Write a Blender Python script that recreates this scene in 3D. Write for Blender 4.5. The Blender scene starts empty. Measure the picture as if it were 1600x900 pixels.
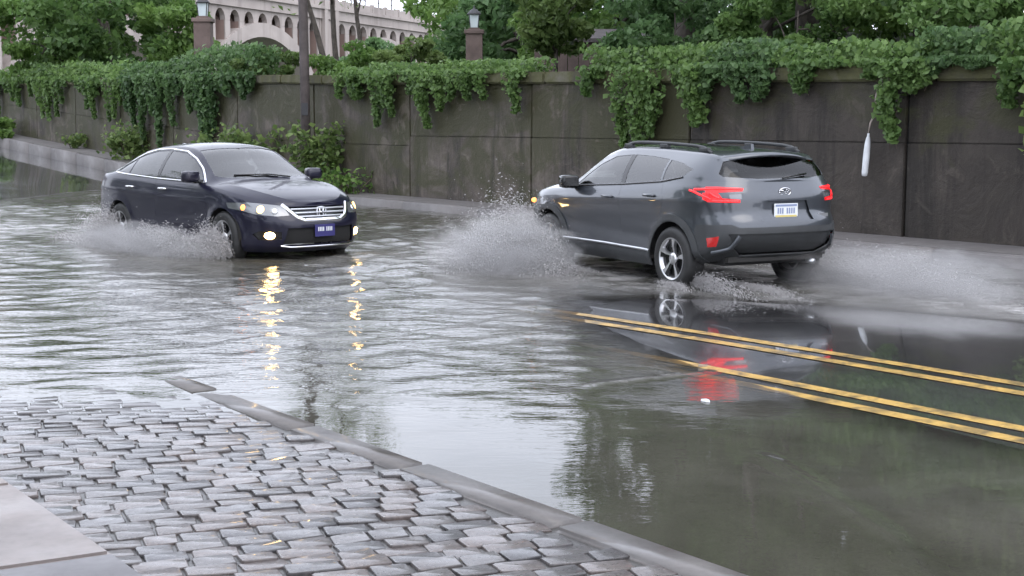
import bpy, bmesh, math, random
import numpy as np
from mathutils import Vector, Matrix
from math import sin, cos, pi, radians, sqrt, tanh, exp, atan2

random.seed(7)
rng = np.random.default_rng(11)
sc = bpy.context.scene

# ------------------------------------------------------------------ camera
cam_data = bpy.data.cameras.new('camera')
cam_data.sensor_width = 36.0
cam_data.lens = 49.5
cam_data.clip_start = 0.1
cam_data.clip_end = 3000
cam = bpy.data.objects.new('camera', cam_data)
sc.collection.objects.link(cam)
cam.location = (0, 0, 1.8)
cam.rotation_euler = (radians(90 - 6.66), 0, 0)
sc.camera = cam

# ------------------------------------------------------------------ sky, sun, exposure
SUN_EL, SUN_AZ = 52.0, 150.0          # soft light from high behind the camera
world = bpy.data.worlds.new('World')
sc.world = world
world.use_nodes = True
wt = world.node_tree
wt.nodes.clear()
w_out = wt.nodes.new('ShaderNodeOutputWorld')
w_bg = wt.nodes.new('ShaderNodeBackground')
w_sky = wt.nodes.new('ShaderNodeTexSky')
w_sky.sky_type = 'NISHITA'
w_sky.sun_disc = False
w_sky.sun_elevation = radians(SUN_EL)
w_sky.sun_rotation = radians(SUN_AZ)
w_sky.air_density = 1.0
w_sky.dust_density = 4.0
w_mix = wt.nodes.new('ShaderNodeMix')
w_mix.data_type = 'RGBA'
w_mix.inputs['Factor'].default_value = 0.82
w_co = wt.nodes.new('ShaderNodeTexCoord')
w_ns = wt.nodes.new('ShaderNodeTexNoise')
w_ns.inputs['Scale'].default_value = 2.2
w_ns.inputs['Detail'].default_value = 4.0
w_rp = wt.nodes.new('ShaderNodeValToRGB')
w_rp.color_ramp.elements[0].position = 0.3
w_rp.color_ramp.elements[0].color = (12.6, 13.3, 15.4, 1)
w_rp.color_ramp.elements[1].position = 0.72
w_rp.color_ramp.elements[1].color = (15.2, 15.9, 17.9, 1)
wt.links.new(w_co.outputs['Generated'], w_ns.inputs['Vector'])
wt.links.new(w_ns.outputs['Fac'], w_rp.inputs['Fac'])
wt.links.new(w_sky.outputs['Color'], w_mix.inputs['A'])
wt.links.new(w_rp.outputs['Color'], w_mix.inputs['B'])
wt.links.new(w_mix.outputs['Result'], w_bg.inputs['Color'])
w_bg.inputs['Strength'].default_value = 0.15
wt.links.new(w_bg.outputs['Background'], w_out.inputs['Surface'])

sun_data = bpy.data.lights.new('sun', 'SUN')
sun_data.energy = 0.6
sun_data.angle = radians(40)
sun_data.color = (1.0, 0.97, 0.93)
sun = bpy.data.objects.new('sun', sun_data)
sc.collection.objects.link(sun)
_d = Vector((sin(radians(SUN_AZ)) * cos(radians(SUN_EL)), cos(radians(SUN_AZ)) * cos(radians(SUN_EL)), sin(radians(SUN_EL))))
sun.rotation_euler = _d.to_track_quat('Z', 'Y').to_euler()

sc.view_settings.view_transform = 'Standard'
sc.view_settings.look = 'None'
sc.view_settings.gamma = 1.0
sc.view_settings.exposure = 0.38
sc.view_settings.use_curve_mapping = False
sc.cycles.use_denoising = True
sc.cycles.use_adaptive_sampling = True
sc.cycles.adaptive_threshold = 0.03
sc.cycles.max_bounces = 6
sc.cycles.transparent_max_bounces = 16
sc.cycles.diffuse_bounces = 2
sc.cycles.glossy_bounces = 4
sc.cycles.sample_clamp_indirect = 12.0

# ------------------------------------------------------------------ helpers
COL = sc.collection
# the road runs along U (towards the viewer's right); N points from the viewer's pavement to the far wall
U = np.array([0.574, -0.819])
N = np.array([0.819, 0.574])


def rd(s, n, z=0.0):
    return (U[0] * s + N[0] * n, U[1] * s + N[1] * n, z)


def tag(o, label=None, cat=None, group=None, kind=None):
    if label: o['label'] = label
    if cat: o['category'] = cat
    if group: o['group'] = group
    if kind: o['kind'] = kind
    return o


def link(name, me, mat=None, parent=None, smooth=False):
    o = bpy.data.objects.new(name, me)
    COL.objects.link(o)
    if mat is not None and len(me.materials) == 0:
        me.materials.append(mat)
    if parent is not None:
        o.parent = parent
    if smooth:
        me.shade_smooth()
    return o


def mesh(name, v, f, mat=None, parent=None, smooth=False):
    me = bpy.data.meshes.new(name)
    me.from_pydata([tuple(map(float, p)) for p in v], [], [tuple(map(int, q)) for q in f])
    me.update()
    return link(name, me, mat, parent, smooth)


def np_mesh(name, v, f, mat=None, parent=None, smooth=False):
    """v (n,3) float array, f (m,k) int array, all faces of one size"""
    v = np.asarray(v, dtype=np.float32)
    f = np.asarray(f, dtype=np.int32)
    me = bpy.data.meshes.new(name)
    me.vertices.add(len(v))
    me.vertices.foreach_set('co', v.ravel())
    m, k = f.shape
    me.loops.add(m * k)
    me.loops.foreach_set('vertex_index', f.ravel())
    me.polygons.add(m)
    me.polygons.foreach_set('loop_start', np.arange(0, m * k, k, dtype=np.int32))
    me.polygons.foreach_set('loop_total', np.full(m, k, dtype=np.int32))
    me.update(calc_edges=True)
    me.validate()
    return link(name, me, mat, parent, smooth)


def attr(o, name, vals):
    a = o.data.attributes.new(name, 'FLOAT', 'POINT')
    a.data.foreach_set('value', np.asarray(vals, dtype=np.float32))


def empty(name, loc=(0, 0, 0), rz=0.0):
    o = bpy.data.objects.new(name, None)
    COL.objects.link(o)
    o.location = loc
    o.rotation_euler = (0, 0, rz)
    o.empty_display_size = 0.2
    return o


def bm_obj(name, bm, mat=None, parent=None, smooth=False):
    me = bpy.data.meshes.new(name)
    bm.to_mesh(me)
    bm.free()
    return link(name, me, mat, parent, smooth)


def add_box(bm, c, size, rot=None, bevel=0.0):
    r = bmesh.ops.create_cube(bm, size=1.0)
    vs = r['verts']
    for v in vs:
        p = Vector((v.co.x * size[0], v.co.y * size[1], v.co.z * size[2]))
        if rot is not None:
            p = rot @ p
        v.co = p + Vector(c)
    if bevel > 0:
        es = list({e for v in vs for e in v.link_edges})
        bmesh.ops.bevel(bm, geom=es, offset=bevel, segments=2, affect='EDGES', profile=0.6)


def box(name, c, size, mat, parent=None, rz=0.0, bevel=0.0, smooth=False):
    bm = bmesh.new()
    add_box(bm, c, size, Matrix.Rotation(rz, 3, 'Z') if rz else None, bevel)
    return bm_obj(name, bm, mat, parent, smooth)


def add_tube(bm, pts, radii, seg=8, caps=True):
    pts = [Vector(p) for p in pts]
    if not hasattr(radii, '__len__'):
        radii = [radii] * len(pts)
    rings = []
    ref = Vector((0.31, 0.17, 0.93))
    for i, p in enumerate(pts):
        d = (pts[min(i + 1, len(pts) - 1)] - pts[max(i - 1, 0)]).normalized()
        a = d.cross(ref)
        if a.length < 1e-3:
            a = d.cross(Vector((1, 0, 0)))
        a.normalize()
        b = d.cross(a).normalized()
        rings.append([bm.verts.new(p + (a * cos(2 * pi * k / seg) + b * sin(2 * pi * k / seg)) * radii[i]) for k in range(seg)])
    for i in range(len(rings) - 1):
        for k in range(seg):
            bm.faces.new((rings[i][k], rings[i][(k + 1) % seg], rings[i + 1][(k + 1) % seg], rings[i + 1][k]))
    if caps:
        bm.faces.new(rings[0][::-1])
        bm.faces.new(rings[-1])


def tube(name, pts, radii, mat, parent=None, seg=8):
    bm = bmesh.new()
    add_tube(bm, pts, radii, seg)
    return bm_obj(name, bm, mat, parent, True)


def add_lathe(bm, prof, axis='y', c=(0, 0, 0), seg=32):
    """prof: list of (r, h); closed loop not implied"""
    rings = []
    for r, h in prof:
        ring = []
        for k in range(seg):
            a = 2 * pi * k / seg
            if axis == 'y': p = (r * cos(a), h, r * sin(a))
            elif axis == 'x': p = (h, r * cos(a), r * sin(a))
            else: p = (r * cos(a), r * sin(a), h)
            ring.append(bm.verts.new(Vector(p) + Vector(c)))
        rings.append(ring)
    for i in range(len(rings) - 1):
        for k in range(seg):
            bm.faces.new((rings[i][k], rings[i][(k + 1) % seg], rings[i + 1][(k + 1) % seg], rings[i + 1][k]))
    return rings


def add_extrude(bm, poly, place, depth):
    """poly: 2d points; place(u, v, w) -> 3d point; prism between w=0 and w=depth"""
    a = [bm.verts.new(place(u, v, 0.0)) for u, v in poly]
    b = [bm.verts.new(place(u, v, depth)) for u, v in poly]
    bm.faces.new(a)
    bm.faces.new(b[::-1])
    n = len(poly)
    for i in range(n):
        bm.faces.new((a[i], b[i], b[(i + 1) % n], a[(i + 1) % n]))


def vnoise(x, y, seed=0):
    """smooth value noise in about -1..1 (vectorised)"""
    r = np.random.default_rng(seed)
    tab = r.uniform(-1, 1, (64, 64))
    xi, yi = np.floor(x).astype(int), np.floor(y).astype(int)
    fx, fy = x - xi, y - yi
    fx, fy = fx * fx * (3 - 2 * fx), fy * fy * (3 - 2 * fy)
    g = lambda i, j: tab[i % 64, j % 64]
    return (g(xi, yi) * (1 - fx) + g(xi + 1, yi) * fx) * (1 - fy) + (g(xi, yi + 1) * (1 - fx) + g(xi + 1, yi + 1) * fx) * fy


def sstep(a, b, x):
    t = np.clip((x - a) / (b - a), 0, 1)
    return t * t * (3 - 2 * t)


# ------------------------------------------------------------------ materials
class Mt:
    """small wrapper for node materials"""
    def __init__(self, name):
        self.m = bpy.data.materials.new(name)
        self.m.use_nodes = True
        self.t = self.m.node_tree
        self.t.nodes.clear()
        self.out = self.t.nodes.new('ShaderNodeOutputMaterial')

    def n(self, typ, ins=None, **props):
        nd = self.t.nodes.new(typ)
        for k, v in props.items():
            setattr(nd, k, v)
        for k, v in (ins or {}).items():
            if isinstance(v, bpy.types.NodeSocket):
                self.t.links.new(v, nd.inputs[k])
            else:
                nd.inputs[k].default_value = v
        return nd

    def coord(self, kind='Object'):
        return self.n('ShaderNodeTexCoord').outputs[kind]

    def mapped(self, vec, scale=(1, 1, 1), rot=(0, 0, 0)):
        return self.n('ShaderNodeMapping', {'Vector': vec, 'Scale': scale, 'Rotation': rot}).outputs[0]

    def noise(self, vec, scale, detail=4.0, rough=0.55, dist=0.0):
        return self.n('ShaderNodeTexNoise', {'Vector': vec, 'Scale': scale, 'Detail': detail, 'Roughness': rough, 'Distortion': dist}).outputs['Fac']

    def ramp(self, fac, stops):
        nd = self.n('ShaderNodeValToRGB', {'Fac': fac})
        e = nd.color_ramp.elements
        while len(e) < len(stops):
            e.new(0.5)
        for i, (p, c) in enumerate(stops):
            e[i].position = p
            e[i].color = (c[0], c[1], c[2], 1) if hasattr(c, '__len__') else (c, c, c, 1)
        return nd.outputs['Color']

    def mix(self, f, a, b, mode='MIX'):
        nd = self.n('ShaderNodeMix', data_type='RGBA', blend_type=mode)
        for k, v in (('Factor', f), ('A', a), ('B', b)):
            if isinstance(v, bpy.types.NodeSocket):
                self.t.links.new(v, nd.inputs[k])
            elif k == 'Factor':
                nd.inputs[k].default_value = v
            else:
                nd.inputs[k].default_value = (v[0], v[1], v[2], 1) if hasattr(v, '__len__') else (v, v, v, 1)
        return nd.outputs['Result']

    def math(self, op, a, b=0.5, clamp=False):
        nd = self.n('ShaderNodeMath', operation=op, use_clamp=clamp)
        for i, v in enumerate((a, b)):
            if isinstance(v, bpy.types.NodeSocket):
                self.t.links.new(v, nd.inputs[i])
            else:
                nd.inputs[i].default_value = v
        return nd.outputs[0]

    def attr(self, name):
        return self.n('ShaderNodeAttribute', attribute_name=name).outputs['Fac']

    def bump(self, h, strength=0.3, dist=0.02):
        return self.n('ShaderNodeBump', {'Height': h, 'Strength': strength, 'Distance': dist}).outputs[0]

    def done(self, shader):
        self.t.links.new(shader, self.out.inputs['Surface'])
        return self.m


def c4(c):
    return (c[0], c[1], c[2], 1.0)


def simple(name, col, rough=0.5, metal=0.0, spec=0.5, coat=0.0, vary=0.0, scale=6.0, bump=0.0):
    m = Mt(name)
    co = m.coord()
    base = c4(col)
    ins = {'Roughness': rough, 'Metallic': metal, 'Specular IOR Level': spec, 'Coat Weight': coat, 'Coat Roughness': 0.04}
    if vary > 0:
        nz = m.noise(co, scale, 5)
        base = m.ramp(nz, [(0.3, [c * (1 - vary) for c in col]), (0.7, [min(1, c * (1 + vary)) for c in col])])
    ins['Base Color'] = base
    if bump > 0:
        ins['Normal'] = m.bump(m.noise(co, scale * 5, 4), bump, 0.01)
    return m.done(m.n('ShaderNodeBsdfPrincipled', ins).outputs[0])


def emit(name, col, strength):
    m = Mt(name)
    return m.done(m.n('ShaderNodeBsdfPrincipled', {'Base Color': c4(col), 'Roughness': 0.2, 'Emission Color': c4(col), 'Emission Strength': strength}).outputs[0])


def leaf_mat(name, dark, light, trans=0.5, scale=0.35):
    m = Mt(name)
    v = m.attr('tone')
    nz = m.noise(m.coord(), scale, 3)
    f = m.math('ADD', m.math('MULTIPLY', v, 0.65), m.math('MULTIPLY', nz, 0.4))
    col = m.ramp(f, [(0.15, dark), (0.85, light)])
    p = m.n('ShaderNodeBsdfPrincipled', {'Base Color': col, 'Roughness': 0.45, 'Specular IOR Level': 0.35}).outputs[0]
    t = m.n('ShaderNodeBsdfTranslucent', {'Color': col}).outputs[0]
    return m.done(m.n('ShaderNodeMixShader', {0: trans, 1: p, 2: t}).outputs[0])


M = {}
M['ivy'] = leaf_mat('ivy leaf', (0.050, 0.109, 0.031), (0.183, 0.289, 0.088))
M['ivy_dark'] = leaf_mat('dark vine leaf', (0.039, 0.088, 0.033), (0.142, 0.236, 0.088))
M['leaf_mid'] = leaf_mat('mid green leaf', (0.059, 0.124, 0.031), (0.189, 0.301, 0.077))
M['leaf_dark'] = leaf_mat('deep green leaf', (0.045, 0.100, 0.031), (0.153, 0.254, 0.073))
M['leaf_light'] = leaf_mat('yellow green leaf', (0.06, 0.11, 0.03), (0.22, 0.30, 0.10))
M['leaf_far'] = leaf_mat('blue green leaf', (0.053, 0.112, 0.042), (0.153, 0.260, 0.100))
M['weed'] = leaf_mat('weed leaf', (0.06, 0.11, 0.03), (0.22, 0.30, 0.10))
M['bark'] = simple('bark', (0.06, 0.05, 0.042), 0.85, vary=0.4, scale=8, bump=0.5)
M['stem'] = simple('vine stem', (0.10, 0.075, 0.055), 0.8, vary=0.3, scale=10)
M['pole_wood'] = simple('weathered pole', (0.075, 0.062, 0.06), 0.8, vary=0.3, scale=5, bump=0.4)
M['soil'] = simple('leafy soil', (0.035, 0.045, 0.02), 0.95, vary=0.5, scale=1.2, bump=0.6)
M['ground'] = simple('rough ground', (0.05, 0.06, 0.035), 0.95, vary=0.4, scale=0.2)


def wall_mat(name, base, pale, dark, moss_at=0.47):
    m = Mt(name)
    co = m.coord()
    big = m.noise(co, 0.45, 7, 0.65, 0.9)
    mid = m.noise(co, 1.9, 7, 0.68, 0.7)
    fine = m.noise(co, 10, 6, 0.7)
    streak = m.noise(m.mapped(co, (1.5, 1.5, 0.13)), 1.0, 7, 0.68, 0.5)
    col = m.ramp(big, [(0.30, dark), (0.48, base), (0.66, pale)])
    col = m.mix(m.ramp(mid, [(0.42, 0.0), (0.60, 0.7)]), col, [c * 0.55 for c in base])
    col = m.mix(m.ramp(streak, [(0.48, 0.0), (0.60, 0.85)]), col, [c * 0.42 for c in dark])
    lime = m.noise(m.mapped(co, (2.4, 2.4, 0.30)), 1.0, 6, 0.7, 0.4)
    col = m.mix(m.ramp(lime, [(0.60, 0.0), (0.74, 0.35)]), col, [min(1, c * 1.5) for c in pale])
    z = m.n('ShaderNodeSeparateXYZ', {0: co}).outputs[2]
    moss = m.noise(m.mapped(co, (0.8, 0.8, 1.2)), 0.6, 6, 0.65, 0.9)
    hi = m.math('MULTIPLY', m.math('SUBTRACT', z, 0.6), 0.07)
    col = m.mix(m.ramp(m.math('ADD', moss, hi), [(moss_at, 0.0), (moss_at + 0.12, 0.85)]), col, (0.038, 0.038, 0.014))
    spall = m.noise(co, 1.3, 9, 0.68, 1.4)
    col = m.mix(m.ramp(spall, [(0.57, 0.0), (0.64, 0.38)]), col, [min(1, c * 1.25) for c in pale])
    h = m.math('ADD', m.math('MULTIPLY', fine, 0.6), m.math('MULTIPLY', spall, 1.6))
    b = m.bump(h, 0.7, 0.025)
    return m.done(m.n('ShaderNodeBsdfPrincipled', {'Base Color': col, 'Roughness': 0.66, 'Specular IOR Level': 0.4, 'Normal': b}).outputs[0])


M['wall'] = wall_mat('damp stained concrete', (0.090, 0.074, 0.061), (0.138, 0.115, 0.097), (0.043, 0.036, 0.027))
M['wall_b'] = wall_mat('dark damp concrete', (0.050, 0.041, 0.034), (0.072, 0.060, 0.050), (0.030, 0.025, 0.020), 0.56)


def coping_mat():
    m = Mt('mossy coping')
    co = m.coord()
    nz = m.noise(co, 1.4, 6, 0.6, 0.5)
    col = m.ramp(nz, [(0.3, (0.05, 0.045, 0.035)), (0.5, (0.075, 0.075, 0.03)), (0.7, (0.13, 0.12, 0.10))])
    return m.done(m.n('ShaderNodeBsdfPrincipled', {'Base Color': col, 'Roughness': 0.9, 'Normal': m.bump(m.noise(co, 14, 5), 0.6, 0.02)}).outputs[0])


M['coping'] = coping_mat()


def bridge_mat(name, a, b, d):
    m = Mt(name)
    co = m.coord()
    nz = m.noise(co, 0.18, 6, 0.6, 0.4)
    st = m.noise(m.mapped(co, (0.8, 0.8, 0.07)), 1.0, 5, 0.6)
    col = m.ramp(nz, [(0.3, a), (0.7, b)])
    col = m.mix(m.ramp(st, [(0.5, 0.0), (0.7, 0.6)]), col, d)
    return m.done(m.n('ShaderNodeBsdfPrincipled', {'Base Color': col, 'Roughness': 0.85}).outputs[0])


M['bridge'] = bridge_mat('pale viaduct concrete', (0.28, 0.245, 0.228), (0.39, 0.345, 0.32), (0.17, 0.145, 0.135))
M['bridge_in'] = bridge_mat('shade toned arch concrete', (0.20, 0.14, 0.12), (0.28, 0.20, 0.175), (0.11, 0.08, 0.07))  # darker copy: shade inside the small arches is put into the colour


def asphalt_mat():
    m = Mt('wet asphalt')
    co = m.coord()
    g = m.noise(co, 60, 3, 0.7)
    big = m.noise(co, 0.6, 5, 0.6, 0.5)
    col = m.ramp(g, [(0.3, (0.018, 0.018, 0.020)), (0.75, (0.055, 0.054, 0.055))])
    col = m.mix(m.ramp(big, [(0.35, 0.0), (0.7, 0.45)]), col, (0.07, 0.066, 0.064))
    rough = m.ramp(big, [(0.35, 0.10), (0.65, 0.26)])
    b = m.bump(g, 0.10, 0.004)
    return m.done(m.n('ShaderNodeBsdfPrincipled', {'Base Color': col, 'Roughness': rough, 'IOR': 1.36, 'Normal': b,
                      'Coat Weight': 1.0, 'Coat IOR': 1.33, 'Coat Roughness': 0.035}).outputs[0])


M['asphalt'] = asphalt_mat()


def wet_stone(name, cols, scale=5.0, rough=(0.18, 0.5), coat=0.5, bump=0.35, objvar=True):
    m = Mt(name)
    co = m.coord()
    nz = m.noise(co, scale, 6, 0.6, 0.3)
    fi = m.noise(co, scale * 9, 4, 0.7)
    col = m.ramp(nz, [(0.28, cols[0]), (0.5, cols[1]), (0.72, cols[2])])
    col = m.mix(m.ramp(fi, [(0.45, 0.0), (0.8, 0.4)]), col, [c * 0.55 for c in cols[0]])
    if objvar:
        r = m.n('ShaderNodeObjectInfo').outputs['Random']
        k = m.ramp(r, [(0.0, (0.55, 0.57, 0.62)), (0.5, (1.0, 0.97, 0.95)), (1.0, (1.40, 1.22, 1.12))])
        col = m.mix(1.0, col, k, 'MULTIPLY')
    rg = m.ramp(m.noise(co, 3.0, 4), [(0.35, rough[0]), (0.65, rough[1])])
    b = m.bump(m.math('ADD', nz, m.math('MULTIPLY', fi, 0.4)), bump, 0.012)
    return m.done(m.n('ShaderNodeBsdfPrincipled', {'Base Color': col, 'Roughness': rg, 'Normal': b,
                      'Coat Weight': coat, 'Coat IOR': 1.33, 'Coat Roughness': 0.08}).outputs[0])


M['cobble'] = wet_stone('wet granite sett', [(0.038, 0.036, 0.036), (0.066, 0.061, 0.061), (0.105, 0.095, 0.092)], 7.0, (0.22, 0.48), 0.55, 0.3)
M['slab'] = wet_stone('damp pavement concrete', [(0.125, 0.117, 0.115), (0.155, 0.146, 0.143), (0.185, 0.174, 0.169)], 1.6, (0.4, 0.62), 0.1, 0.16)
M['kerb'] = wet_stone('worn kerb stone', [(0.068, 0.062, 0.059), (0.10, 0.092, 0.087), (0.13, 0.12, 0.113)], 3.0, (0.3, 0.55), 0.25, 0.2, False)
M['walk'] = wet_stone('wet far pavement', [(0.10, 0.092, 0.09), (0.12, 0.112, 0.109), (0.14, 0.13, 0.126)], 0.7, (0.5, 0.65), 0.0, 0.1, False)
M['joint'] = simple('wet joint grit', (0.035, 0.033, 0.03), 0.35, vary=0.4, scale=12, bump=0.4)


def paint_mat():
    m = Mt('yellow road paint')
    co = m.coord()
    nz = m.noise(co, 22, 6, 0.7)
    worn = m.noise(co, 5, 6, 0.7, 0.5)
    col = m.ramp(nz, [(0.3, (0.40, 0.24, 0.06)), (0.7, (0.55, 0.36, 0.11))])
    col = m.mix(m.ramp(worn, [(0.44, 0.0), (0.64, 0.85)]), col, (0.085, 0.066, 0.042))
    return m.done(m.n('ShaderNodeBsdfPrincipled', {'Base Color': col, 'Roughness': 0.35, 'Coat Weight': 0.3, 'Coat Roughness': 0.1, 'Coat IOR': 1.33}).outputs[0])


M['paint'] = paint_mat()


def water_mat():
    m = Mt('murky flood water')
    co = m.coord()
    depth = m.attr('depth')
    foam = m.attr('foam')
    rip = m.attr('ripple')
    # small wind and drop ripples, finer than the mesh
    r1 = m.noise(m.mapped(co, (1.0, 2.6, 1), (0, 0, radians(6))), 5.0, 3, 0.55, 0.8)
    r2 = m.noise(m.mapped(co, (1.0, 1.7, 1), (0, 0, radians(-14))), 15.0, 2, 0.5, 0.4)
    h = m.math('MULTIPLY', m.math('ADD', r1, m.math('MULTIPLY', r2, 0.28)), m.math('ADD', m.math('MULTIPLY', rip, 0.95), 0.02))
    nrm = m.bump(h, 1.0, 0.010)
    fr = m.n('ShaderNodeFresnel', {'IOR': 1.33, 'Normal': nrm}).outputs[0]
    silt = m.noise(co, 0.8, 5, 0.6, 1.0)
    mud = m.ramp(silt, [(0.3, (0.036, 0.035, 0.027)), (0.7, (0.065, 0.062, 0.050))])
    fn = m.noise(m.mapped(co, (1.0, 1.0, 1), (0, 0, radians(35))), 3.5, 8, 0.72, 1.2)
    fmask = m.math('MULTIPLY', foam, m.ramp(fn, [(0.30, 0.12), (0.62, 1.0)]), True)
    body = m.mix(fmask, mud, (0.42, 0.41, 0.405))
    dif = m.n('ShaderNodeBsdfDiffuse', {'Color': body, 'Normal': nrm}).outputs[0]
    tr = m.n('ShaderNodeBsdfTransparent', {'Color': (0.92, 0.90, 0.86, 1)}).outputs[0]
    al = m.math('SUBTRACT', 1.0, m.math('POWER', 2.718, m.math('MULTIPLY', depth, -62.0)))
    al = m.math('MAXIMUM', al, fmask)
    base = m.n('ShaderNodeMixShader', {0: al, 1: tr, 2: dif}).outputs[0]
    gl = m.n('ShaderNodeBsdfGlossy', {'Color': (1, 1, 1, 1), 'Roughness': m.math('ADD', m.math('MULTIPLY', fmask, 0.35), 0.015), 'Normal': nrm}).outputs[0]
    return m.done(m.n('ShaderNodeMixShader', {0: m.math('MULTIPLY', fr, m.math('SUBTRACT', 1.0, m.math('MULTIPLY', fmask, 0.55))), 1: base, 2: gl}).outputs[0])


M['water'] = water_mat()


def spray_mat(name, col, tr):
    m = Mt(name)
    d = m.n('ShaderNodeBsdfDiffuse', {'Color': c4(col)}).outputs[0]
    t2 = m.n('ShaderNodeBsdfTranslucent', {'Color': c4(col)}).outputs[0]
    mx = m.n('ShaderNodeMixShader', {0: 0.5, 1: d, 2: t2}).outputs[0]
    g = m.n('ShaderNodeBsdfGlossy', {'Color': (0.8, 0.8, 0.8, 1), 'Roughness': 0.15}).outputs[0]
    mx = m.n('ShaderNodeMixShader', {0: 0.12, 1: mx, 2: g}).outputs[0]
    t = m.n('ShaderNodeBsdfTransparent').outputs[0]
    return m.done(m.n('ShaderNodeMixShader', {0: tr, 1: mx, 2: t}).outputs[0])


M['spray'] = spray_mat('muddy spray', (0.66, 0.645, 0.64), 0.58)


def car_paint(name, col, rough=0.32, metal=0.55, coat=1.0, spec=0.5):
    m = Mt(name)
    co = m.coord()
    fl = m.noise(co, 900, 1, 0.5)
    c = m.mix(m.ramp(fl, [(0.4, 0.0), (0.7, 0.25)]), col, [min(1, k * 1.5 + 0.004) for k in col])
    dirt = m.noise(co, 2.2, 6, 0.65, 0.4)
    z = m.n('ShaderNodeSeparateXYZ', {0: co}).outputs[2]
    low = m.math('SUBTRACT', 1.0, m.math('MULTIPLY', z, 1.5), True)
    dm = m.math('MULTIPLY', m.math('MULTIPLY', low, m.ramp(dirt, [(0.35, 0.1), (0.7, 1.0)])), 0.12)
    c = m.mix(dm, c, (0.16, 0.15, 0.14))
    drops = m.noise(co, 95, 2, 0.5)
    b = m.bump(m.ramp(drops, [(0.60, 0.0), (0.68, 1.0)]), 0.05, 0.002)
    return m.done(m.n('ShaderNodeBsdfPrincipled', {'Base Color': c, 'Metallic': metal, 'Roughness': rough, 'Specular IOR Level': spec,
                      'Coat Weight': coat, 'Coat Roughness': m.math('ADD', m.math('MULTIPLY', dm, 0.5), 0.03), 'Coat Normal': b}).outputs[0])


M['paint_sedan'] = car_paint('midnight blue car paint', (0.004, 0.004, 0.016), 0.4, 0.1, 0.6, 0.2)
M['paint_suv'] = car_paint('slate grey car paint', (0.050, 0.056, 0.066))
M['plastic'] = simple('dark body plastic', (0.030, 0.032, 0.034), 0.55, vary=0.3, scale=3, bump=0.08)
M['gloss_black'] = simple('gloss black trim', (0.008, 0.008, 0.009), 0.12)
M['chrome'] = simple('chrome trim', (0.78, 0.78, 0.80), 0.12, 1.0)
M['silver'] = simple('silver trim', (0.55, 0.56, 0.58), 0.28, 0.9)
M['alloy'] = simple('brushed alloy', (0.60, 0.60, 0.61), 0.30, 0.9, vary=0.15, scale=9)
M['tyre'] = simple('tyre rubber', (0.014, 0.014, 0.014), 0.55, vary=0.3, scale=14, bump=0.3)
M['interior'] = simple('dark cabin trim', (0.022, 0.021, 0.020), 0.8, vary=0.2, scale=5)
M['liner'] = simple('wheel arch liner', (0.008, 0.008, 0.008), 0.9)


def glass_mat(name, tint, f0=1.5):
    m = Mt(name)
    fr = m.n('ShaderNodeFresnel', {'IOR': f0}).outputs[0]
    t = m.n('ShaderNodeBsdfTransparent', {'Color': c4(tint)}).outputs[0]
    nz = m.noise(m.coord(), 60, 2)
    g = m.n('ShaderNodeBsdfGlossy', {'Color': (1, 1, 1, 1), 'Roughness': 0.03, 'Normal': m.bump(m.ramp(nz, [(0.58, 0), (0.7, 1)]), 0.05, 0.003)}).outputs[0]
    return m.done(m.n('ShaderNodeMixShader', {0: fr, 1: t, 2: g}).outputs[0])


M['glass'] = glass_mat('tinted car glass', (0.34, 0.37, 0.37), 1.75)
M['glass_dark'] = glass_mat('privacy car glass', (0.15, 0.16, 0.17), 1.8)
M['glass_rear'] = glass_mat('rear car glass', (0.22, 0.23, 0.24), 1.40)
M['lens'] = simple('lamp lens', (0.16, 0.165, 0.175), 0.18, 0.5, coat=1.0)
M['tail_glass'] = emit('red lamp glass', (0.75, 0.010, 0.014), 0.30)
M['lamp_white'] = emit('headlamp glow', (1.0, 0.62, 0.22), 3.0)
M['lamp_fog'] = emit('fog lamp glow', (1.0, 0.64, 0.24), 42.0)
M['lamp_amber'] = emit('amber indicator glow', (1.0, 0.30, 0.06), 3.0)
M['lamp_red'] = emit('tail lamp glow', (1.0, 0.025, 0.03), 0.8)
M['red_reflector'] = simple('red reflector', (0.45, 0.015, 0.015), 0.2, coat=1.0)
M['plate_blue'] = simple('blue plate', (0.03, 0.027, 0.12), 0.4)
M['plate_ink'] = simple('faded plate ink', (0.20, 0.24, 0.36), 0.4)
M['plate_white'] = simple('pale plate', (0.62, 0.64, 0.66), 0.4)
M['plate_yellow'] = simple('yellow plate band', (0.55, 0.45, 0.15), 0.4)
M['white_plastic'] = simple('white plastic', (0.62, 0.64, 0.66), 0.4, vary=0.12, scale=6)
M['lantern_glass'] = simple('frosted lantern glass', (0.55, 0.62, 0.64), 0.3)
M['iron'] = simple('dark iron', (0.03, 0.03, 0.034), 0.6)
M['brick_pier'] = simple('brown pier stone', (0.13, 0.095, 0.085), 0.85, vary=0.35, scale=2.0, bump=0.4)

# ------------------------------------------------------------------ ground, road, pavements
def za(s, n):
    """height of the asphalt: a low crown near the yellow lines, a dip to the left, a rise beyond it"""
    s, n = np.asarray(s, float), np.asarray(n, float)
    lin = 0.020 * (s + 11.12)
    lin = np.where(lin < 0, -0.07 * np.tanh(-lin / 0.07), 0.09 * np.tanh(lin / 0.09))
    drop = 0.14 * np.tanh(0.0163 * (n - 9.1) ** 2 / 0.14)
    rise = 0.05 * np.log1p(np.exp(np.clip((-34 - s) / 1.5, -30, 60))) * 1.5
    return lin - drop + rise


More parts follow.
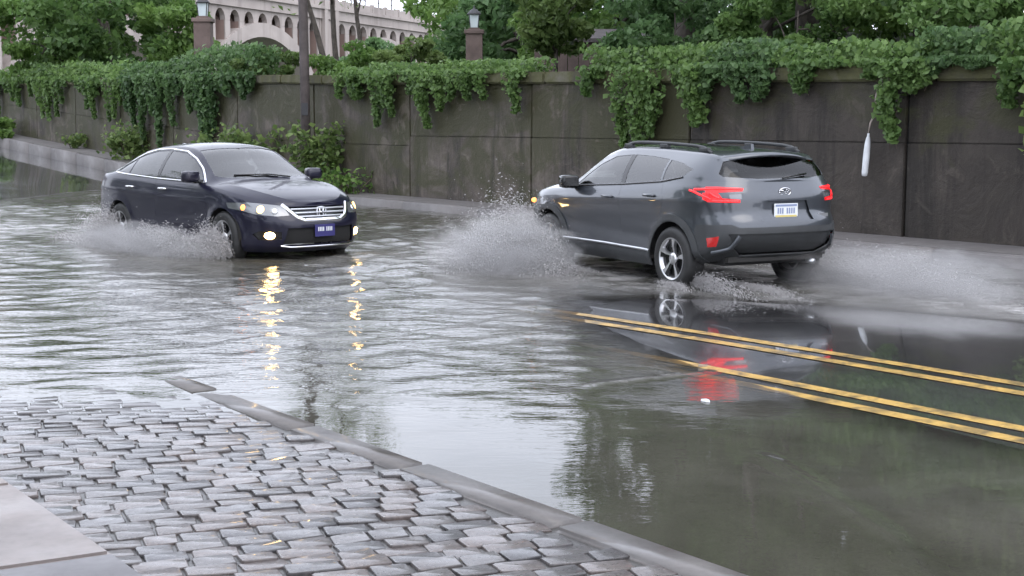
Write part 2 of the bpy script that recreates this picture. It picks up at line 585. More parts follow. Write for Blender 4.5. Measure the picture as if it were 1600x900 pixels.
def z_strip(s, n):
    """height of the cobbled strip"""
    return np.maximum(0.0125 * (np.asarray(s, float) + 8.7), -0.05) + 0.010 * np.minimum(3.5 - np.asarray(n, float), 3.0) + 0.05 * np.log1p(np.exp(np.clip((-34 - np.asarray(s, float)) / 1.5, -30, 60))) * 1.5


def z_walk(s):
    s = np.asarray(s, float)
    return 0.16 + 0.05 * np.log1p(np.exp(np.clip((-34 - s) / 1.5, -30, 60))) * 1.5


def z_top(s):
    return np.interp(-np.asarray(s, float), [0, 11, 21, 30, 34, 60, 70], [2.40, 2.56, 2.75, 2.92, 3.05, 3.55, 3.7])


def grid_mesh(name, ss, nn, zf, mat, parent=None):
    S, Nn = np.meshgrid(ss, nn, indexing='ij')
    Z = zf(S, Nn)
    v = np.stack([U[0] * S + N[0] * Nn, U[1] * S + N[1] * Nn, Z], -1).reshape(-1, 3)
    a, b = len(ss), len(nn)
    i = np.arange(a * b).reshape(a, b)
    f = np.stack([i[:-1, :-1], i[1:, :-1], i[1:, 1:], i[:-1, 1:]], -1).reshape(-1, 4)
    return np_mesh(name, v, f, mat, parent, True)


g = mesh('ground', [(-700, -200, -0.9), (700, -200, -0.9), (700, 900, -0.9), (-700, 900, -0.9)], [(0, 1, 2, 3)], M['ground'])
tag(g, 'rough dark ground reaching to the horizon', 'ground', kind='structure')

road = grid_mesh('asphalt_road', np.arange(-120, 12.1, 0.5), np.arange(3.8, 15.3, 0.3), za, M['asphalt'])
tag(road, 'wet dark asphalt road with double yellow lines, dipping under flood water', 'road', kind='structure')

for n0, n1 in ((6.82, 6.93), (7.05, 7.16), (7.84, 7.95), (8.08, 8.19)):
    ln = grid_mesh('painted_line', np.arange(-26, 10.1, 0.25), np.array([n0, n1]), lambda s, n: za(s, n) + 0.005, M['paint'], road)

# flood water -------------------------------------------------------
ss = np.arange(-47, 3.0, 0.05)
nn = np.arange(1.7, 15.2, 0.05)
S, Nn = np.meshgrid(ss, nn, indexing='ij')
X, Y = U[0] * S + N[0] * Nn, U[1] * S + N[1] * Nn
under = np.where(Nn < 3.7, z_strip(S, Nn) - 0.03, za(S, Nn))
deep = np.clip(-under, 0.0, 1)
# how agitated the surface is: strong round and behind the cars, calm towards the kerb on the right
SED = (-4.19, 20.55)
SUVP = (1.93, 17.2)
d_sed = np.hypot(X - SED[0], Y - SED[1])
d_suv = np.hypot(X - SUVP[0], Y - SUVP[1])
calm_r = sstep(1.6, 0.2, X) * 0.88 + 0.12
near = sstep(8.0, 10.5, Y - 0.25 * X)
amp = (0.12 + 0.9 * near) * calm_r
amp = np.maximum(amp, 1.1 * np.exp(-(d_suv / 4.5) ** 2))
amp = np.maximum(amp, 1.0 * np.exp(-(d_sed / 6.0) ** 2))
amp *= 0.75 + 0.45 * vnoise(X * 0.55, Y * 0.4, 3)
amp *= (0.22 + 0.78 * sstep(3.2, 5.4, Nn)) * sstep(0.0, 0.03, deep + 0.006)
amp = np.clip(amp, 0.0, 1.3)
Z = np.zeros_like(X)
wx = X + 0.25 * vnoise(X * 0.8, Y * 0.8, 5) + 0.1 * vnoise(X * 2.1, Y * 2.1, 6)
wy = Y + 0.25 * vnoise(X * 0.7 + 9, Y * 0.7, 7) + 0.1 * vnoise(X * 2.3, Y * 2.3 + 4, 8)
wr = np.random.default_rng(21)
for k in range(34):
    lam = 0.24 * (3.4 ** wr.random())
    th = radians(-90 + wr.normal(4, 34))
    ph = wr.random() * 2 * pi
    a = 0.0025 * lam ** 0.85
    q = np.sin((wx * cos(th) + wy * sin(th)) * 2 * pi / lam + ph)
    Z += a * (q + 0.6 * q * q)
# bow and stern waves that spread from the two cars
for (cx, cy), hd, wl, am in ((SED, radians(-46.5), 0.85, 0.009), (SUVP, radians(118), 0.75, 0.009)):
    r = np.hypot(X - cx, Y - cy)
    Z += am * np.sin(r * 2 * pi / wl + vnoise(X, Y, 9)) * np.exp(-((r - 3.5) / 2.6) ** 2)
Z *= amp
# a thin line of run-off creeping along the gutter, and a slack-water seam by the near yellow line
def seam(p0, p1, width, h, wob, seed):
    p0, p1 = np.array(p0), np.array(p1)
    d = p1 - p0
    L = np.hypot(*d)
    d = d / L
    t = (X - p0[0]) * d[0] + (Y - p0[1]) * d[1]
    e = (X - p0[0]) * -d[1] + (Y - p0[1]) * d[0] + wob * vnoise(t * 1.3, t * 0 + 3, seed)
    k = sstep(-0.1, 0.25, t) * sstep(L + 0.2, L - 0.4, t)
    return h * k * np.exp(-(e / width) ** 2), k * np.exp(-(e / width) ** 2)
w1, m1 = seam((1.36, 7.6), (1.75, 5.3), 0.05, 0.011, 0.06, 31)
w2, m2 = seam((0.45, 9.5), (1.5, 10.2), 0.06, 0.012, 0.04, 32)
Z += w1 + w2
foam = 0.0 * X
# froth trailing each car: along its track, streaky
def wake(c, hd, back, front, half, strength, seed):
    dx, dy = cos(hd), sin(hd)
    t = (X - c[0]) * dx + (Y - c[1]) * dy
    e = (X - c[0]) * -dy + (Y - c[1]) * dx
    sp = half * (1.0 + 0.09 * np.clip(-t, 0, 40)) * (1 + 0.18 * vnoise(X * 0.9, Y * 0.9, seed))
    k = sstep(front, front - 1.2, t) * sstep(-back, -back * 0.45, t)
    return strength * k * np.exp(-(np.abs(e) / sp) ** 3)
foam = np.maximum(foam, wake(SUVP, radians(118), 15, 3.4, 1.75, 0.80, 41))
foam = np.maximum(foam, wake(SED, radians(-46.5), 13, 2.6, 1.55, 0.50, 42))
foam = np.maximum(foam, 0.70 * np.exp(-(((X + 0.6) / 2.3) ** 2 + ((Y - 19.4) / 2.4) ** 2)))
foam *= 0.65 + 0.5 * vnoise(X * 1.4, Y * 1.0, 44) + 0.25 * vnoise(X * 5, Y * 4, 45)
foam = np.clip(foam, 0, 1) * sstep(0.0, 0.02, deep + 0.004)
foam = np.maximum(foam, 0.03 * m1 + 0.40 * m2)
# shore line: sink the sheet where the ground stands well above it so that no film hangs in the air
v = np.stack([X, Y, Z], -1).reshape(-1, 3)
i = np.arange(X.size).reshape(X.shape)
f = np.stack([i[:-1, :-1], i[1:, :-1], i[1:, 1:], i[:-1, 1:]], -1).reshape(-1, 4)
keep = (under.ravel()[f] < 0.06).any(axis=1)
wat = np_mesh('flood_water', v, f[keep], M['water'], None, True)
attr(wat, 'depth', deep.ravel())
attr(wat, 'foam', foam.ravel())
attr(wat, 'ripple', np.clip(amp, 0, 1.2).ravel())
tag(wat, 'murky rippled flood water lying across the road, pale with reflected sky', 'water', kind='structure')

# near pavement: concrete slabs, cobbled strip, kerb ---------------------
bed = grid_mesh('cobbled_strip', np.arange(-120, 8.1, 0.4), np.array([1.7, 2.2, 2.7, 3.2, 3.66]), lambda s, n: z_strip(s, n) - 0.011, M['joint'])
tag(bed, 'strip of wet grey cobbles between the kerb and the concrete slabs', 'cobbles', kind='structure')


def cobble_mesh(seed):
    r = random.Random(seed)
    bm = bmesh.new()
    lx, ly = 0.5, 0.5
    ring = []
    for (a, b) in ((-1, -0.80), (-0.90, -1), (0.90, -1), (1, -0.80), (1, 0.80), (0.90, 1), (-0.90, 1), (-1, 0.80)):
        ring.append((a * lx * (1 + r.uniform(-0.07, 0.04)), b * ly * (1 + r.uniform(-0.10, 0.05))))
    rows = []
    tilt = (r.uniform(-0.007, 0.007), r.uniform(-0.006, 0.006))
    for sc_, z in ((1.0, -0.10), (1.0, -0.009), (0.985, -0.002), (0.93, 0.0)):
        rows.append([bm.verts.new((x * sc_, y * sc_, z + (tilt[0] * x + tilt[1] * y + r.uniform(-0.002, 0.002) if z > -0.05 else 0))) for x, y in ring])
    for k in range(3):
        for j in range(8):
            bm.faces.new((rows[k][j], rows[k][(j + 1) % 8], rows[k + 1][(j + 1) % 8], rows[k + 1][j]))
    bm.faces.new(rows[-1])
    me = bpy.data.meshes.new('cobble')
    bm.to_mesh(me)
    bm.free()
    me.materials.append(M['cobble'])
    me.shade_smooth()
    return me


cob_variants = [cobble_mesh(k) for k in range(10)]
ang = radians(22)
e1 = np.array([cos(ang), sin(ang)])
e2 = np.array([-sin(ang), cos(ang)])
PITCH = radians(6.66)


def project(x, y, z):
    z = z - 1.8
    d = y * cos(PITCH) - z * sin(PITCH)
    w = y * sin(PITCH) + z * cos(PITCH)
    return 800 + 2200 * x / d, 450 - 2200 * w / d, d


cells = []
crand = random.Random(5)
for j in range(-10, 190):
    off = crand.random() * 0.22
    t = -14.0 + off
    while t < 12:
        L = crand.uniform(0.145, 0.235)
        p = e1 * (t + L / 2) + e2 * (j * 0.130 - 2.0 + 0.015 * sin(t * 1.7 + j))
        t += L + 0.007
        s_, n_ = float(p @ U), float(p @ N)
        if n_ < 1.80 or n_ > 3.58 or s_ < -14.5 or s_ > -1.0:
            continue
        z = float(z_strip(s_, n_)) + crand.gauss(0, 0.003)
        px, py, d = project(p[0], p[1], z)
        vis = -60 < px < 1660 and py < 960 and d > 0
        cells.append((0 if vis else 1, d, p[0], p[1], z, L, ang + crand.gauss(0, 0.03), crand.randrange(10), 0.130 * crand.uniform(0.95, 1.02)))
cells.sort()
for (_, d, x, y, z, L, a, k, wd) in cells[:300]:
    o = bpy.data.objects.new('cobble', cob_variants[k])
    COL.objects.link(o)
    o.parent = bed
    o.location = (x, y, z)
    o.rotation_euler = (0, 0, a)
    o.scale = (L * 0.985, wd, 1.0)
vs, fs = [], []
for (_, d, x, y, z, L, a, k, wd) in cells[300:]:
    me = cob_variants[k]
    b0 = len(vs)
    ca, sa = cos(a), sin(a)
    for v_ in me.vertices:
        ux, uy = v_.co.x * L * 0.985, v_.co.y * wd
        vs.append((x + ux * ca - uy * sa, y + ux * sa + uy * ca, z + v_.co.z))
    for pl in me.polygons:
        fs.append(tuple(b0 + q for q in pl.vertices))
rest = mesh('cobbles_beyond', vs, fs, M['cobble'], bed, True)
rest['kind'] = 'stuff'

slabs = grid_mesh('near_pavement', np.arange(-120, 24.1, 1.0), np.array([-60.0, -20.0, -8.0, -3.0, 0.0, 1.80]), lambda s, n: z_strip(s, 1.8) - 0.004, M['joint'])
tag(slabs, 'pale damp concrete pavement at the lower left corner', 'pavement', kind='structure')
# slab courses run square to the kerb with slightly skewed joints
for c in range(-14, 4):
    for r_ in range(3):
        s0, s1 = c * 1.42 + 0.23, c * 1.42 + 1.42 + 0.215
        n1 = 1.86 - r_ * 1.5
        n0 = n1 - 1.49
        sk = 0.30
        pts = [rd(s0 + (n0 - 1.8) * sk * 0.35, n0), rd(s1 - 0.012 + (n0 - 1.8) * sk * 0.35, n0), rd(s1 - 0.012 + (n1 - 1.8) * sk * 0.35, n1 - 0.01), rd(s0 + (n1 - 1.8) * sk * 0.35, n1 - 0.01)]
        if pts[0][1] > 14 or pts[0][1] < -6:
            continue
        bm = bmesh.new()
        zt = [float(z_strip(a, 1.8)) + 0.022 for a in (s0, s1, s1, s0)]
        lo = [bm.verts.new((p[0], p[1], zt[q] - 0.09)) for q, p in enumerate(pts)]
        hi = [bm.verts.new((p[0], p[1], zt[q])) for q, p in enumerate(pts)]
        bm.faces.new(hi)
        for q in range(4):
            bm.faces.new((lo[q], lo[(q + 1) % 4], hi[(q + 1) % 4], hi[q]))
        bmesh.ops.bevel(bm, geom=[e for e in bm.edges if e.verts[0] in hi and e.verts[1] in hi], offset=0.012, segments=2, affect='EDGES')
        bmesh.ops.recalc_face_normals(bm, faces=bm.faces)
        bm_obj('concrete_slab', bm, M['slab'], slabs)

def kerb_run(name, label, n0, n1, s_from, s_to, length, zf, mat, depth=0.5):
    root = empty(name, rd(s_from, n0))
    tag(root, label, 'kerb', kind='structure')
    ox, oy, oz = root.location
    s = s_from
    kr = random.Random(3)
    while s < s_to:
        L = length * kr.uniform(0.9, 1.1)
        g_ = 0.012
        dz = kr.gauss(0, 0.004)
        w_ = kr.gauss(0, 0.006)
        bm = bmesh.new()
        lo, hi = [], []
        for a, b in ((s + g_, n0 + w_), (s + L - g_, n0 + w_), (s + L - g_, n1 + w_), (s + g_, n1 + w_)):
            p = rd(a, b)
            z = float(zf(a)) + dz
            lo.append(bm.verts.new((p[0] - ox, p[1] - oy, z - depth)))
            hi.append(bm.verts.new((p[0] - ox, p[1] - oy, z)))
        bm.faces.new(hi)
        for q in range(4):
            bm.faces.new((lo[q], lo[(q + 1) % 4], hi[(q + 1) % 4], hi[q]))
        bmesh.ops.bevel(bm, geom=[e for e in bm.edges if e.verts[0] in hi and e.verts[1] in hi], offset=0.022, segments=3, affect='EDGES')
        bmesh.ops.recalc_face_normals(bm, faces=bm.faces)
        bm_obj('kerb_stone', bm, mat, root, True)
        s += L
    return root


kerb_run('near_kerb', 'worn kerb running into the water beside the cobbles', 3.57, 3.79, -14, 3, 1.35, lambda s: 0.0125 * (s + 9.5), M['kerb'])
kerb_run('far_kerb', 'low kerb at the foot of the retaining wall', 15.2, 15.42, -75, 2, 2.6, lambda s: z_walk(s), M['walk'])
walk = grid_mesh('far_pavement', np.arange(-78, 4.1, 0.8), np.array([15.40, 15.8, 16.35]), lambda s, n: z_walk(s) - 0.006 + 0.02 * (n - 15.4), M['walk'])
tag(walk, 'narrow wet pavement along the foot of the wall', 'pavement', kind='structure')

# ------------------------------------------------------------------ retaining wall
WN = 16.3
wall = empty('retaining_wall', rd(-30, WN))
tag(wall, 'long stained concrete retaining wall topped with mossy coping and ivy', 'wall')
wo = Vector(wall.location)


def prism(name, s0, s1, n0, n1, zb, zt, mat, parent, org, bevel=0.02, cuts=0):
    """block between two road stations; zb, zt are functions of s"""
    bm = bmesh.new()
    ring = []
    for s in (s0, s1):
        q = []
        for n_, zf in ((n0, zb), (n1, zb), (n1, zt), (n0, zt)):
            p = rd(s, n_)
            q.append(bm.verts.new((p[0] - org[0], p[1] - org[1], float(zf(s)) - org[2])))
        ring.append(q)
    bm.faces.new(ring[0]); bm.faces.new(ring[1][::-1])
    for k in range(4):
        bm.faces.new((ring[0][k], ring[1][k], ring[1][(k + 1) % 4], ring[0][(k + 1) % 4]))
    bmesh.ops.recalc_face_normals(bm, faces=bm.faces)
    if bevel:
        bmesh.ops.bevel(bm, geom=list(bm.edges), offset=bevel, segments=2, affect='EDGES')
    return bm_obj(name, bm, mat, parent)


core = prism('wall_core', -72, 1.0, WN + 0.06, WN + 0.42, lambda s: z_walk(s) - 0.6, lambda s: z_top(s) - 0.16, M['liner'], wall, wo, 0)
joints = [0.5, -4.15, -8.8, -13.4, -18.0, -22.6, -27.25, -31.9, -36.5, -41.2, -45.8, -50.4, -55.0, -60.0, -66.0, -72.0]
for k in range(len(joints) - 1):
    s1, s0 = joints[k] - 0.018, joints[k + 1] + 0.018
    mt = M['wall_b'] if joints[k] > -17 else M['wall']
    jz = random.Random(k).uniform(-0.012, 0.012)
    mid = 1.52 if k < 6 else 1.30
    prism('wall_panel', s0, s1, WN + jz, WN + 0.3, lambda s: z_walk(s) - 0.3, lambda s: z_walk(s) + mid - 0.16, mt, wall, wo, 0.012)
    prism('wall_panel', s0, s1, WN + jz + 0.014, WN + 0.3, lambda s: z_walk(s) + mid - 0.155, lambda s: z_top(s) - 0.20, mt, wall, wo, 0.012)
s = 0.9
while s > -71:
    L = 2.3
    prism('coping_stone', s - L + 0.012, s - 0.012, WN - 0.07, WN + 0.48, lambda a: z_top(a) - 0.205, lambda a: z_top(a) + 0.02, M['coping'], wall, wo, 0.03)
    s -= L

# ------------------------------------------------------------------ hillside behind the wall
def z_hill(s, n):
    s, n = np.asarray(s, float), np.asarray(n, float)
    sl = 0.02 + 0.13 * sstep(-38, -22, s)
    return z_top(s) - 0.35 + sl * np.minimum(n - 16.7, 40) + 0.25 * vnoise(s * 0.3, n * 0.3, 12)


hs = grid_mesh('hillside', np.arange(-95, 40, 1.5), np.concatenate([[16.7], np.arange(17.5, 90, 2.0)]), z_hill, M['soil'])
tag(hs, 'leafy bank rising behind the retaining wall', 'hillside', kind='structure')


# ------------------------------------------------------------------ foliage
def leaves(cent, size, rs, tone, up=0.35, out=None, squash=0.55):
    """one quad leaf per centre; returns verts, faces, tone per vertex"""
    k = len(cent)
    nrm = rs.normal(size=(k, 3)) * 0.75
    nrm[:, 2] += up
    if out is not None:
        nrm += out
    nrm /= np.linalg.norm(nrm, axis=1, keepdims=True) + 1e-9
    a = np.cross(nrm, rs.normal(size=(k, 3)))
    a /= np.linalg.norm(a, axis=1, keepdims=True) + 1e-9
    b = np.cross(nrm, a)
    sz = size * np.clip(np.exp(rs.normal(0, 0.30, (k, 1))), 0.5, 1.6)
    v = np.empty((k, 4, 3))
    v[:, 0] = cent - a * sz * 0.5
    v[:, 1] = cent + b * sz * squash * 0.5 + nrm * sz * 0.12
    v[:, 2] = cent + a * sz * 0.5
    v[:, 3] = cent - b * sz * squash * 0.5 + nrm * sz * 0.12
    return v.reshape(-1, 3), np.arange(4 * k).reshape(k, 4), np.repeat(tone, 4)


def leaf_obj(name, cent, size, mat, parent, rs, tone, up=0.35, out=None, squash=0.6):
    v, f, t = leaves(cent, size, rs, tone, up, out, squash)
    o = np_mesh(name, v, f, mat, parent)
    attr(o, 'tone', t)
    return o


def crown_points(rs, k_clusters, n, rx, ry, rz, zc, clr=0.30):
    """leaf centres in clumps through an ellipsoid crown"""
    d = rs.normal(size=(k_clusters, 3))
    d /= np.linalg.norm(d, axis=1, keepdims=True)
    r = rs.uniform(0.35, 1.0, (k_clusters, 1)) ** 0.6
    c = d * r * np.array([rx, ry, rz]) + np.array([0, 0, zc])
    idx = rs.integers(0, k_clusters, n)
    rad = clr * min(rx, rz) * rs.uniform(0.6, 1.25, k_clusters)
    dd = rs.normal(size=(n, 3))
    dd /= np.linalg.norm(dd, axis=1, keepdims=True)
    rr = rs.uniform(0.25, 1.0, (n, 1)) ** 0.5
    pts = c[idx] + dd * rr * rad[idx][:, None] * np.array([1.25, 1.25, 0.75])
    ct = rs.uniform(0.1, 0.9, k_clusters)
    tone = np.clip(ct[idx] * 0.6 + rs.uniform(0, 0.4, n), 0, 1)
    return c, pts, tone


def tree(name, label, loc, h, rx, rz, n, leaf, mat, tr=0.14, group=None, k=34, seed=1, zc=None, cat='tree', clr=0.30, lean=(0, 0), limbs=7, trunk_mat=None, limb_pts=None):
    rs = np.random.default_rng(seed)
    root = empty(name, loc, 0)
    tag(root, label, cat, group)
    zc = h - rz if zc is None else zc
    c, pts, tone = crown_points(rs, k, n, rx, rx, rz, zc, clr)
    pts[:, 0] += lean[0] * pts[:, 2] / h
    pts[:, 1] += lean[1] * pts[:, 2] / h
    bm = bmesh.new()
    p = [Vector((lean[0] * t + 0.12 * sin(5 * t + seed) * tr * 4, lean[1] * t, -0.4 + t * (zc + 0.4 * rz + 0.4))) for t in (0, 0.2, 0.4, 0.6, 0.8, 1.0)]
    add_tube(bm, p, [tr * (1.35 - 1.15 * t) for t in (0, 0.2, 0.4, 0.6, 0.8, 1.0)], 8)
    for q in range(limbs):
        e = Vector(c[q % len(c)])
        e.x += lean[0] * e.z / h
        e.y += lean[1] * e.z / h
        st = p[2 + q % 3]
        m_ = st.lerp(e, 0.5) + Vector((0, 0, 0.12 * (e - st).length))
        add_tube(bm, [st, m_, e], [tr * 0.5, tr * 0.32, tr * 0.1], 6)
    for path, r0 in (limb_pts or []):
        add_tube(bm, path, [r0 * (1 - 0.55 * t / (len(path) - 1)) for t in range(len(path))], 7)
    bm_obj('trunk', bm, trunk_mat or M['bark'], root, True)
    leaf_obj('crown', pts, leaf, mat, root, rs, tone)
    return root


def hz(x, y):
    s_, n_ = x * U[0] + y * U[1], x * N[0] + y * N[1]
    return float(z_hill(s_, n_)) if n_ > 16.7 else 0.0


G = 'trees on the bank behind the wall'
def bank_tree(name, label, x, y, h, rx, rz, n, leaf, mat, seed, **kw):
    return tree(name, label, (x, y, hz(x, y)), h, rx, rz, n, leaf, M[mat], seed=seed, group=kw.pop('group', G), **kw)


# the tall trees that shut off the sky on the right
bank_tree('broadleaf_tree', 'tall mid green tree over the wall at the far right edge', 11.6, 24.5, 11.0, 3.6, 5.6, 22000, 0.15, 'leaf_mid', 1, tr=0.2)
bank_tree('broadleaf_tree', 'broad tree with yellowish leaves above the hanging white tube', 8.2, 27.0, 12.0, 3.6, 6.1, 22000, 0.15, 'leaf_light', 2, tr=0.2)
bank_tree('forked_tree', 'tree with dark forked limbs showing above the ivy over the grey car', 4.9, 27.8, 12.5, 3.0, 5.8, 20000, 0.15, 'leaf_mid', 3, tr=0.16,
          limb_pts=[([(-0.6, -1.6, -0.2), (-0.8, -2.0, 0.5), (-0.65, -2.3, 1.0), (-0.4, -2.5, 2.6)], 0.075), ([(-0.6, -1.6, -0.2), (-0.3, -2.0, 0.55), (0.15, -2.3, 1.1), (0.5, -2.5, 2.6)], 0.075), ([(-0.2, -2.0, 0.5), (0.6, -2.3, 0.9), (1.4, -2.4, 1.2)], 0.035)])
bank_tree('broadleaf_tree', 'deep green tree just behind the one with forked limbs', 7.0, 33.5, 14.0, 4.6, 7.2, 14000, 0.26, 'leaf_dark', 4, tr=0.22)
bank_tree('broadleaf_tree', 'deep green tree filling the upper right corner behind yellowish leaves', 13.6, 32.0, 14.5, 4.8, 7.4, 14000, 0.26, 'leaf_dark', 5, tr=0.22)
bank_tree('broadleaf_tree', 'mid green tree to the right of the round yellow green bush', 4.4, 36.5, 11.5, 2.6, 5.9, 11000, 0.26, 'leaf_far', 6, tr=0.2)
bank_tree('broadleaf_tree', 'dense tree behind the round yellow green bush', 0.6, 50.0, 4.8, 2.8, 2.4, 8000, 0.26, 'leaf_far', 7, tr=0.2)
bank_tree('broadleaf_tree', 'soft green tree directly behind the lantern pillar near the middle', -0.9, 57.0, 5.6, 2.4, 2.8, 7000, 0.28, 'leaf_mid', 8, tr=0.2)
bank_tree('broadleaf_tree', 'tall dark tree outside the right end of the wall', 16.5, 26.5, 13.0, 4.4, 6.4, 10000, 0.26, 'leaf_dark', 9, tr=0.22)
bank_tree('round_bush', 'round yellow green bush above the wall near the middle', 1.05, 33.5, 2.5, 1.05, 1.05, 3200, 0.17, 'leaf_light', 10, tr=0.05, cat='bush', group=None, k=22)
for q, (x, y, lb) in enumerate([(10.0, 44.0, 'large dark tree far back above the tail of the grey car'), (19.0, 42.0, 'large dark tree far back at the upper right corner'), (8.6, 50.0, 'large dark tree far back above the front of the grey car'), (15.0, 47.0, 'large dark tree far back above the white tube')]):
    bank_tree('backing_tree', lb, x, y, 15.0, 5.2, 7.7, 11000, 0.36, 'leaf_dark' if q != 1 else 'leaf_mid', 70 + q, tr=0.25, limbs=5)
bank_tree('broadleaf_tree', 'soft green tree between the two bushy trees above the middle of the wall', 3.4, 47.0, 5.2, 2.8, 2.6, 7000, 0.26, 'leaf_far', 75, tr=0.15)
bank_tree('broadleaf_tree', 'pale low tree just right of the lantern pillar near the middle', 1.4, 42.0, 3.4, 1.6, 1.7, 5000, 0.20, 'leaf_mid', 76, tr=0.12)
# lower planting along the top of the wall
for q, (x, y, h, r, n, mt, lb) in enumerate([
    (9.6, 22.6, 2.0, 1.5, 4200, 'leaf_mid', 'leafy mid green shrub on the wall top above the white tube'),
    (7.2, 23.0, 1.9, 1.4, 4000, 'ivy', 'ivy covered shrub on the wall top right of the grey car'),
    (4.9, 24.6, 1.7, 1.4, 4000, 'ivy', 'spreading shrub on the wall top straight above the rear of the grey car'),
    (3.0, 26.4, 1.6, 1.3, 3600, 'ivy_dark', 'dark shrub on the wall top above the front of the grey car'),
    (7.5, 26.6, 3.0, 1.6, 5000, 'leaf_mid', 'tall leafy shrub on the bank behind the ivy left of the white tube'),
    (-2.6, 37.0, 1.0, 0.9, 2000, 'leaf_light', 'low light green shrub left of the lantern pillar near the middle'),
    (-6.9, 39.5, 1.3, 1.1, 2200, 'leaf_light', 'light shrub on the wall top between the utility pole and bare trunks'),
    (-4.6, 39.0, 1.2, 1.0, 2000, 'leaf_mid', 'small green shrub below the distant small arches')]):
    bank_tree('wall_top_shrub', lb, x, y, h, r, h * 0.5, int(n * 1.6), 0.12, mt, 20 + q, tr=0.04, cat='shrub', group='shrubs along the wall top', k=20, limbs=4, clr=0.4)
# trees across the pavement behind the viewpoint: they stand in the reflections of the cars
src = [o for o in COL.objects if o.name.startswith('backing_tree')]
for q, (x, y, k, rz_, lb) in enumerate([(-18.5, 14.0, 0.95, 0.4, 'street tree out of frame on the left, second from the viewpoint'), (-26.0, 21.0, 1.0, 2.0, 'street tree out of frame on the left, third from the viewpoint'), (-35.0, 29.0, 1.0, 3.6, 'street tree out of frame on the left, farthest from the viewpoint'), (3.5, -13.0, 0.55, 5.1, 'street tree behind the viewpoint on its right'), (-14.0, 4.0, 0.75, 1.1, 'street tree out of frame on the left, nearest the viewpoint'), (-6.0, -11.5, 0.52, 2.7, 'street tree behind the viewpoint on its left')]):
    so = src[q % 3]
    r = so.copy()
    COL.objects.link(r)
    r.name = 'street_tree'
    r.location = (x, y, -0.2)
    r.rotation_euler = (0, 0, rz_)
    r.scale = (k, k, k)
    tag(r, lb, 'tree', 'street trees mirrored in the cars')
    for ch in so.children:
        c = ch.copy()
        COL.objects.link(c)
        c.parent = r
# left side trees in front of the viaduct
bank_tree('broadleaf_tree', 'rounded tree hiding the left part of the viaduct', -15.6, 55.0, 5.2, 2.9, 2.4, 8000, 0.26, 'leaf_dark', 31, tr=0.14)
bank_tree('broadleaf_tree', 'bushy tree at the far left edge above the wall', -19.6, 56.5, 2.4, 2.6, 1.2, 5000, 0.26, 'leaf_mid', 32, tr=0.12)
bank_tree('broadleaf_tree', 'small tree in front of the viaduct beside the left lantern', -12.4, 53.0, 3.4, 1.7, 1.5, 4000, 0.24, 'leaf_mid', 33, tr=0.1)
bank_tree('broadleaf_tree', 'green tree beyond the second arch of the viaduct', -11.5, 120.0, 4.6, 4.0, 2.6, 5000, 0.45, 'leaf_far', 34, tr=0.25)
bank_tree('broadleaf_tree', 'tall pale green tree right of the viaduct deck', -2.2, 96.0, 8.5, 4.4, 4.4, 7000, 0.45, 'leaf_mid', 35, tr=0.25)
bank_tree('broadleaf_tree', 'round dark tree standing before the leftmost big arch', -18.0, 57.5, 4.6, 2.6, 2.3, 7000, 0.26, 'leaf_mid', 36, tr=0.13)
# two slender half-bare trees
for q, (x0, x1, d, lb) in enumerate([(520, 494, 40.0, 'slender leaning bare trunk just right of the utility pole'), (527, 526, 42.0, 'slender upright bare trunk beside the leaning one'), (582, 566, 46.0, 'thin dark sapling in front of the second viaduct arch')]):
    bx, tx = (x0 - 800) / 2200 * d, (x1 - 800) / 2200 * d
    z0 = hz(bx, d)
    root = empty('slender_tree', (bx, d, z0))
    tag(root, lb, 'tree', 'slender trees behind the wall')
    hgt = 6.2
    k_ = (tx - bx) / 1.9
    rs = np.random.default_rng(60 + q)
    bm = bmesh.new()
    pts = [(k_ * t * hgt * 0.9 + 0.05 * sin(t * 9 + q), 0.1 * sin(t * 4), -0.3 + t * hgt) for t in np.linspace(0, 1, 8)]
    add_tube(bm, pts, [0.10 - 0.07 * t for t in np.linspace(0, 1, 8)], 7)
    ends = []
    for b_ in range(9):
        st = Vector(pts[3 + b_ % 5])
        e = st + Vector((rs.uniform(-1.1, 1.1), rs.uniform(-0.8, 0.8), rs.uniform(0.5, 1.3)))
        add_tube(bm, [st, st.lerp(e, 0.5) + Vector((0, 0, 0.08)), e], [0.035, 0.022, 0.008], 5)
        ends.append(e)
    bm_obj('trunk', bm, M['bark'], root, True)
    n_ = 900
    idx = rs.integers(0, len(ends), n_)
    cp = np.array([tuple(e) for e in ends])[idx] + rs.normal(size=(n_, 3)) * 0.28
    leaf_obj('crown', cp, 0.14, M['leaf_light'], root, rs, rs.random(n_))

# wooded far slope beyond the viaduct: reads as one mass
rs = np.random.default_rng(77)
fx = rs.uniform(-190, 60, 26000)
fy = rs.uniform(300, 345, 26000)
ridge = 24 + 4 * vnoise(fx * 0.045, fx * 0 + 2, 15) + 5 * vnoise(fx * 0.13, fx * 0 + 5, 16)
fz = (ridge) * np.sqrt(rs.random(26000)) + (fy - 300) * 0.16
far = leaf_obj('far_woods', np.stack([fx, fy, fz], 1), 2.2, M['leaf_far'], None, rs, rs.random(26000) * 0.7)
tag(far, 'hazy wooded slope in the distance beyond the viaduct', 'woods', kind='stuff')


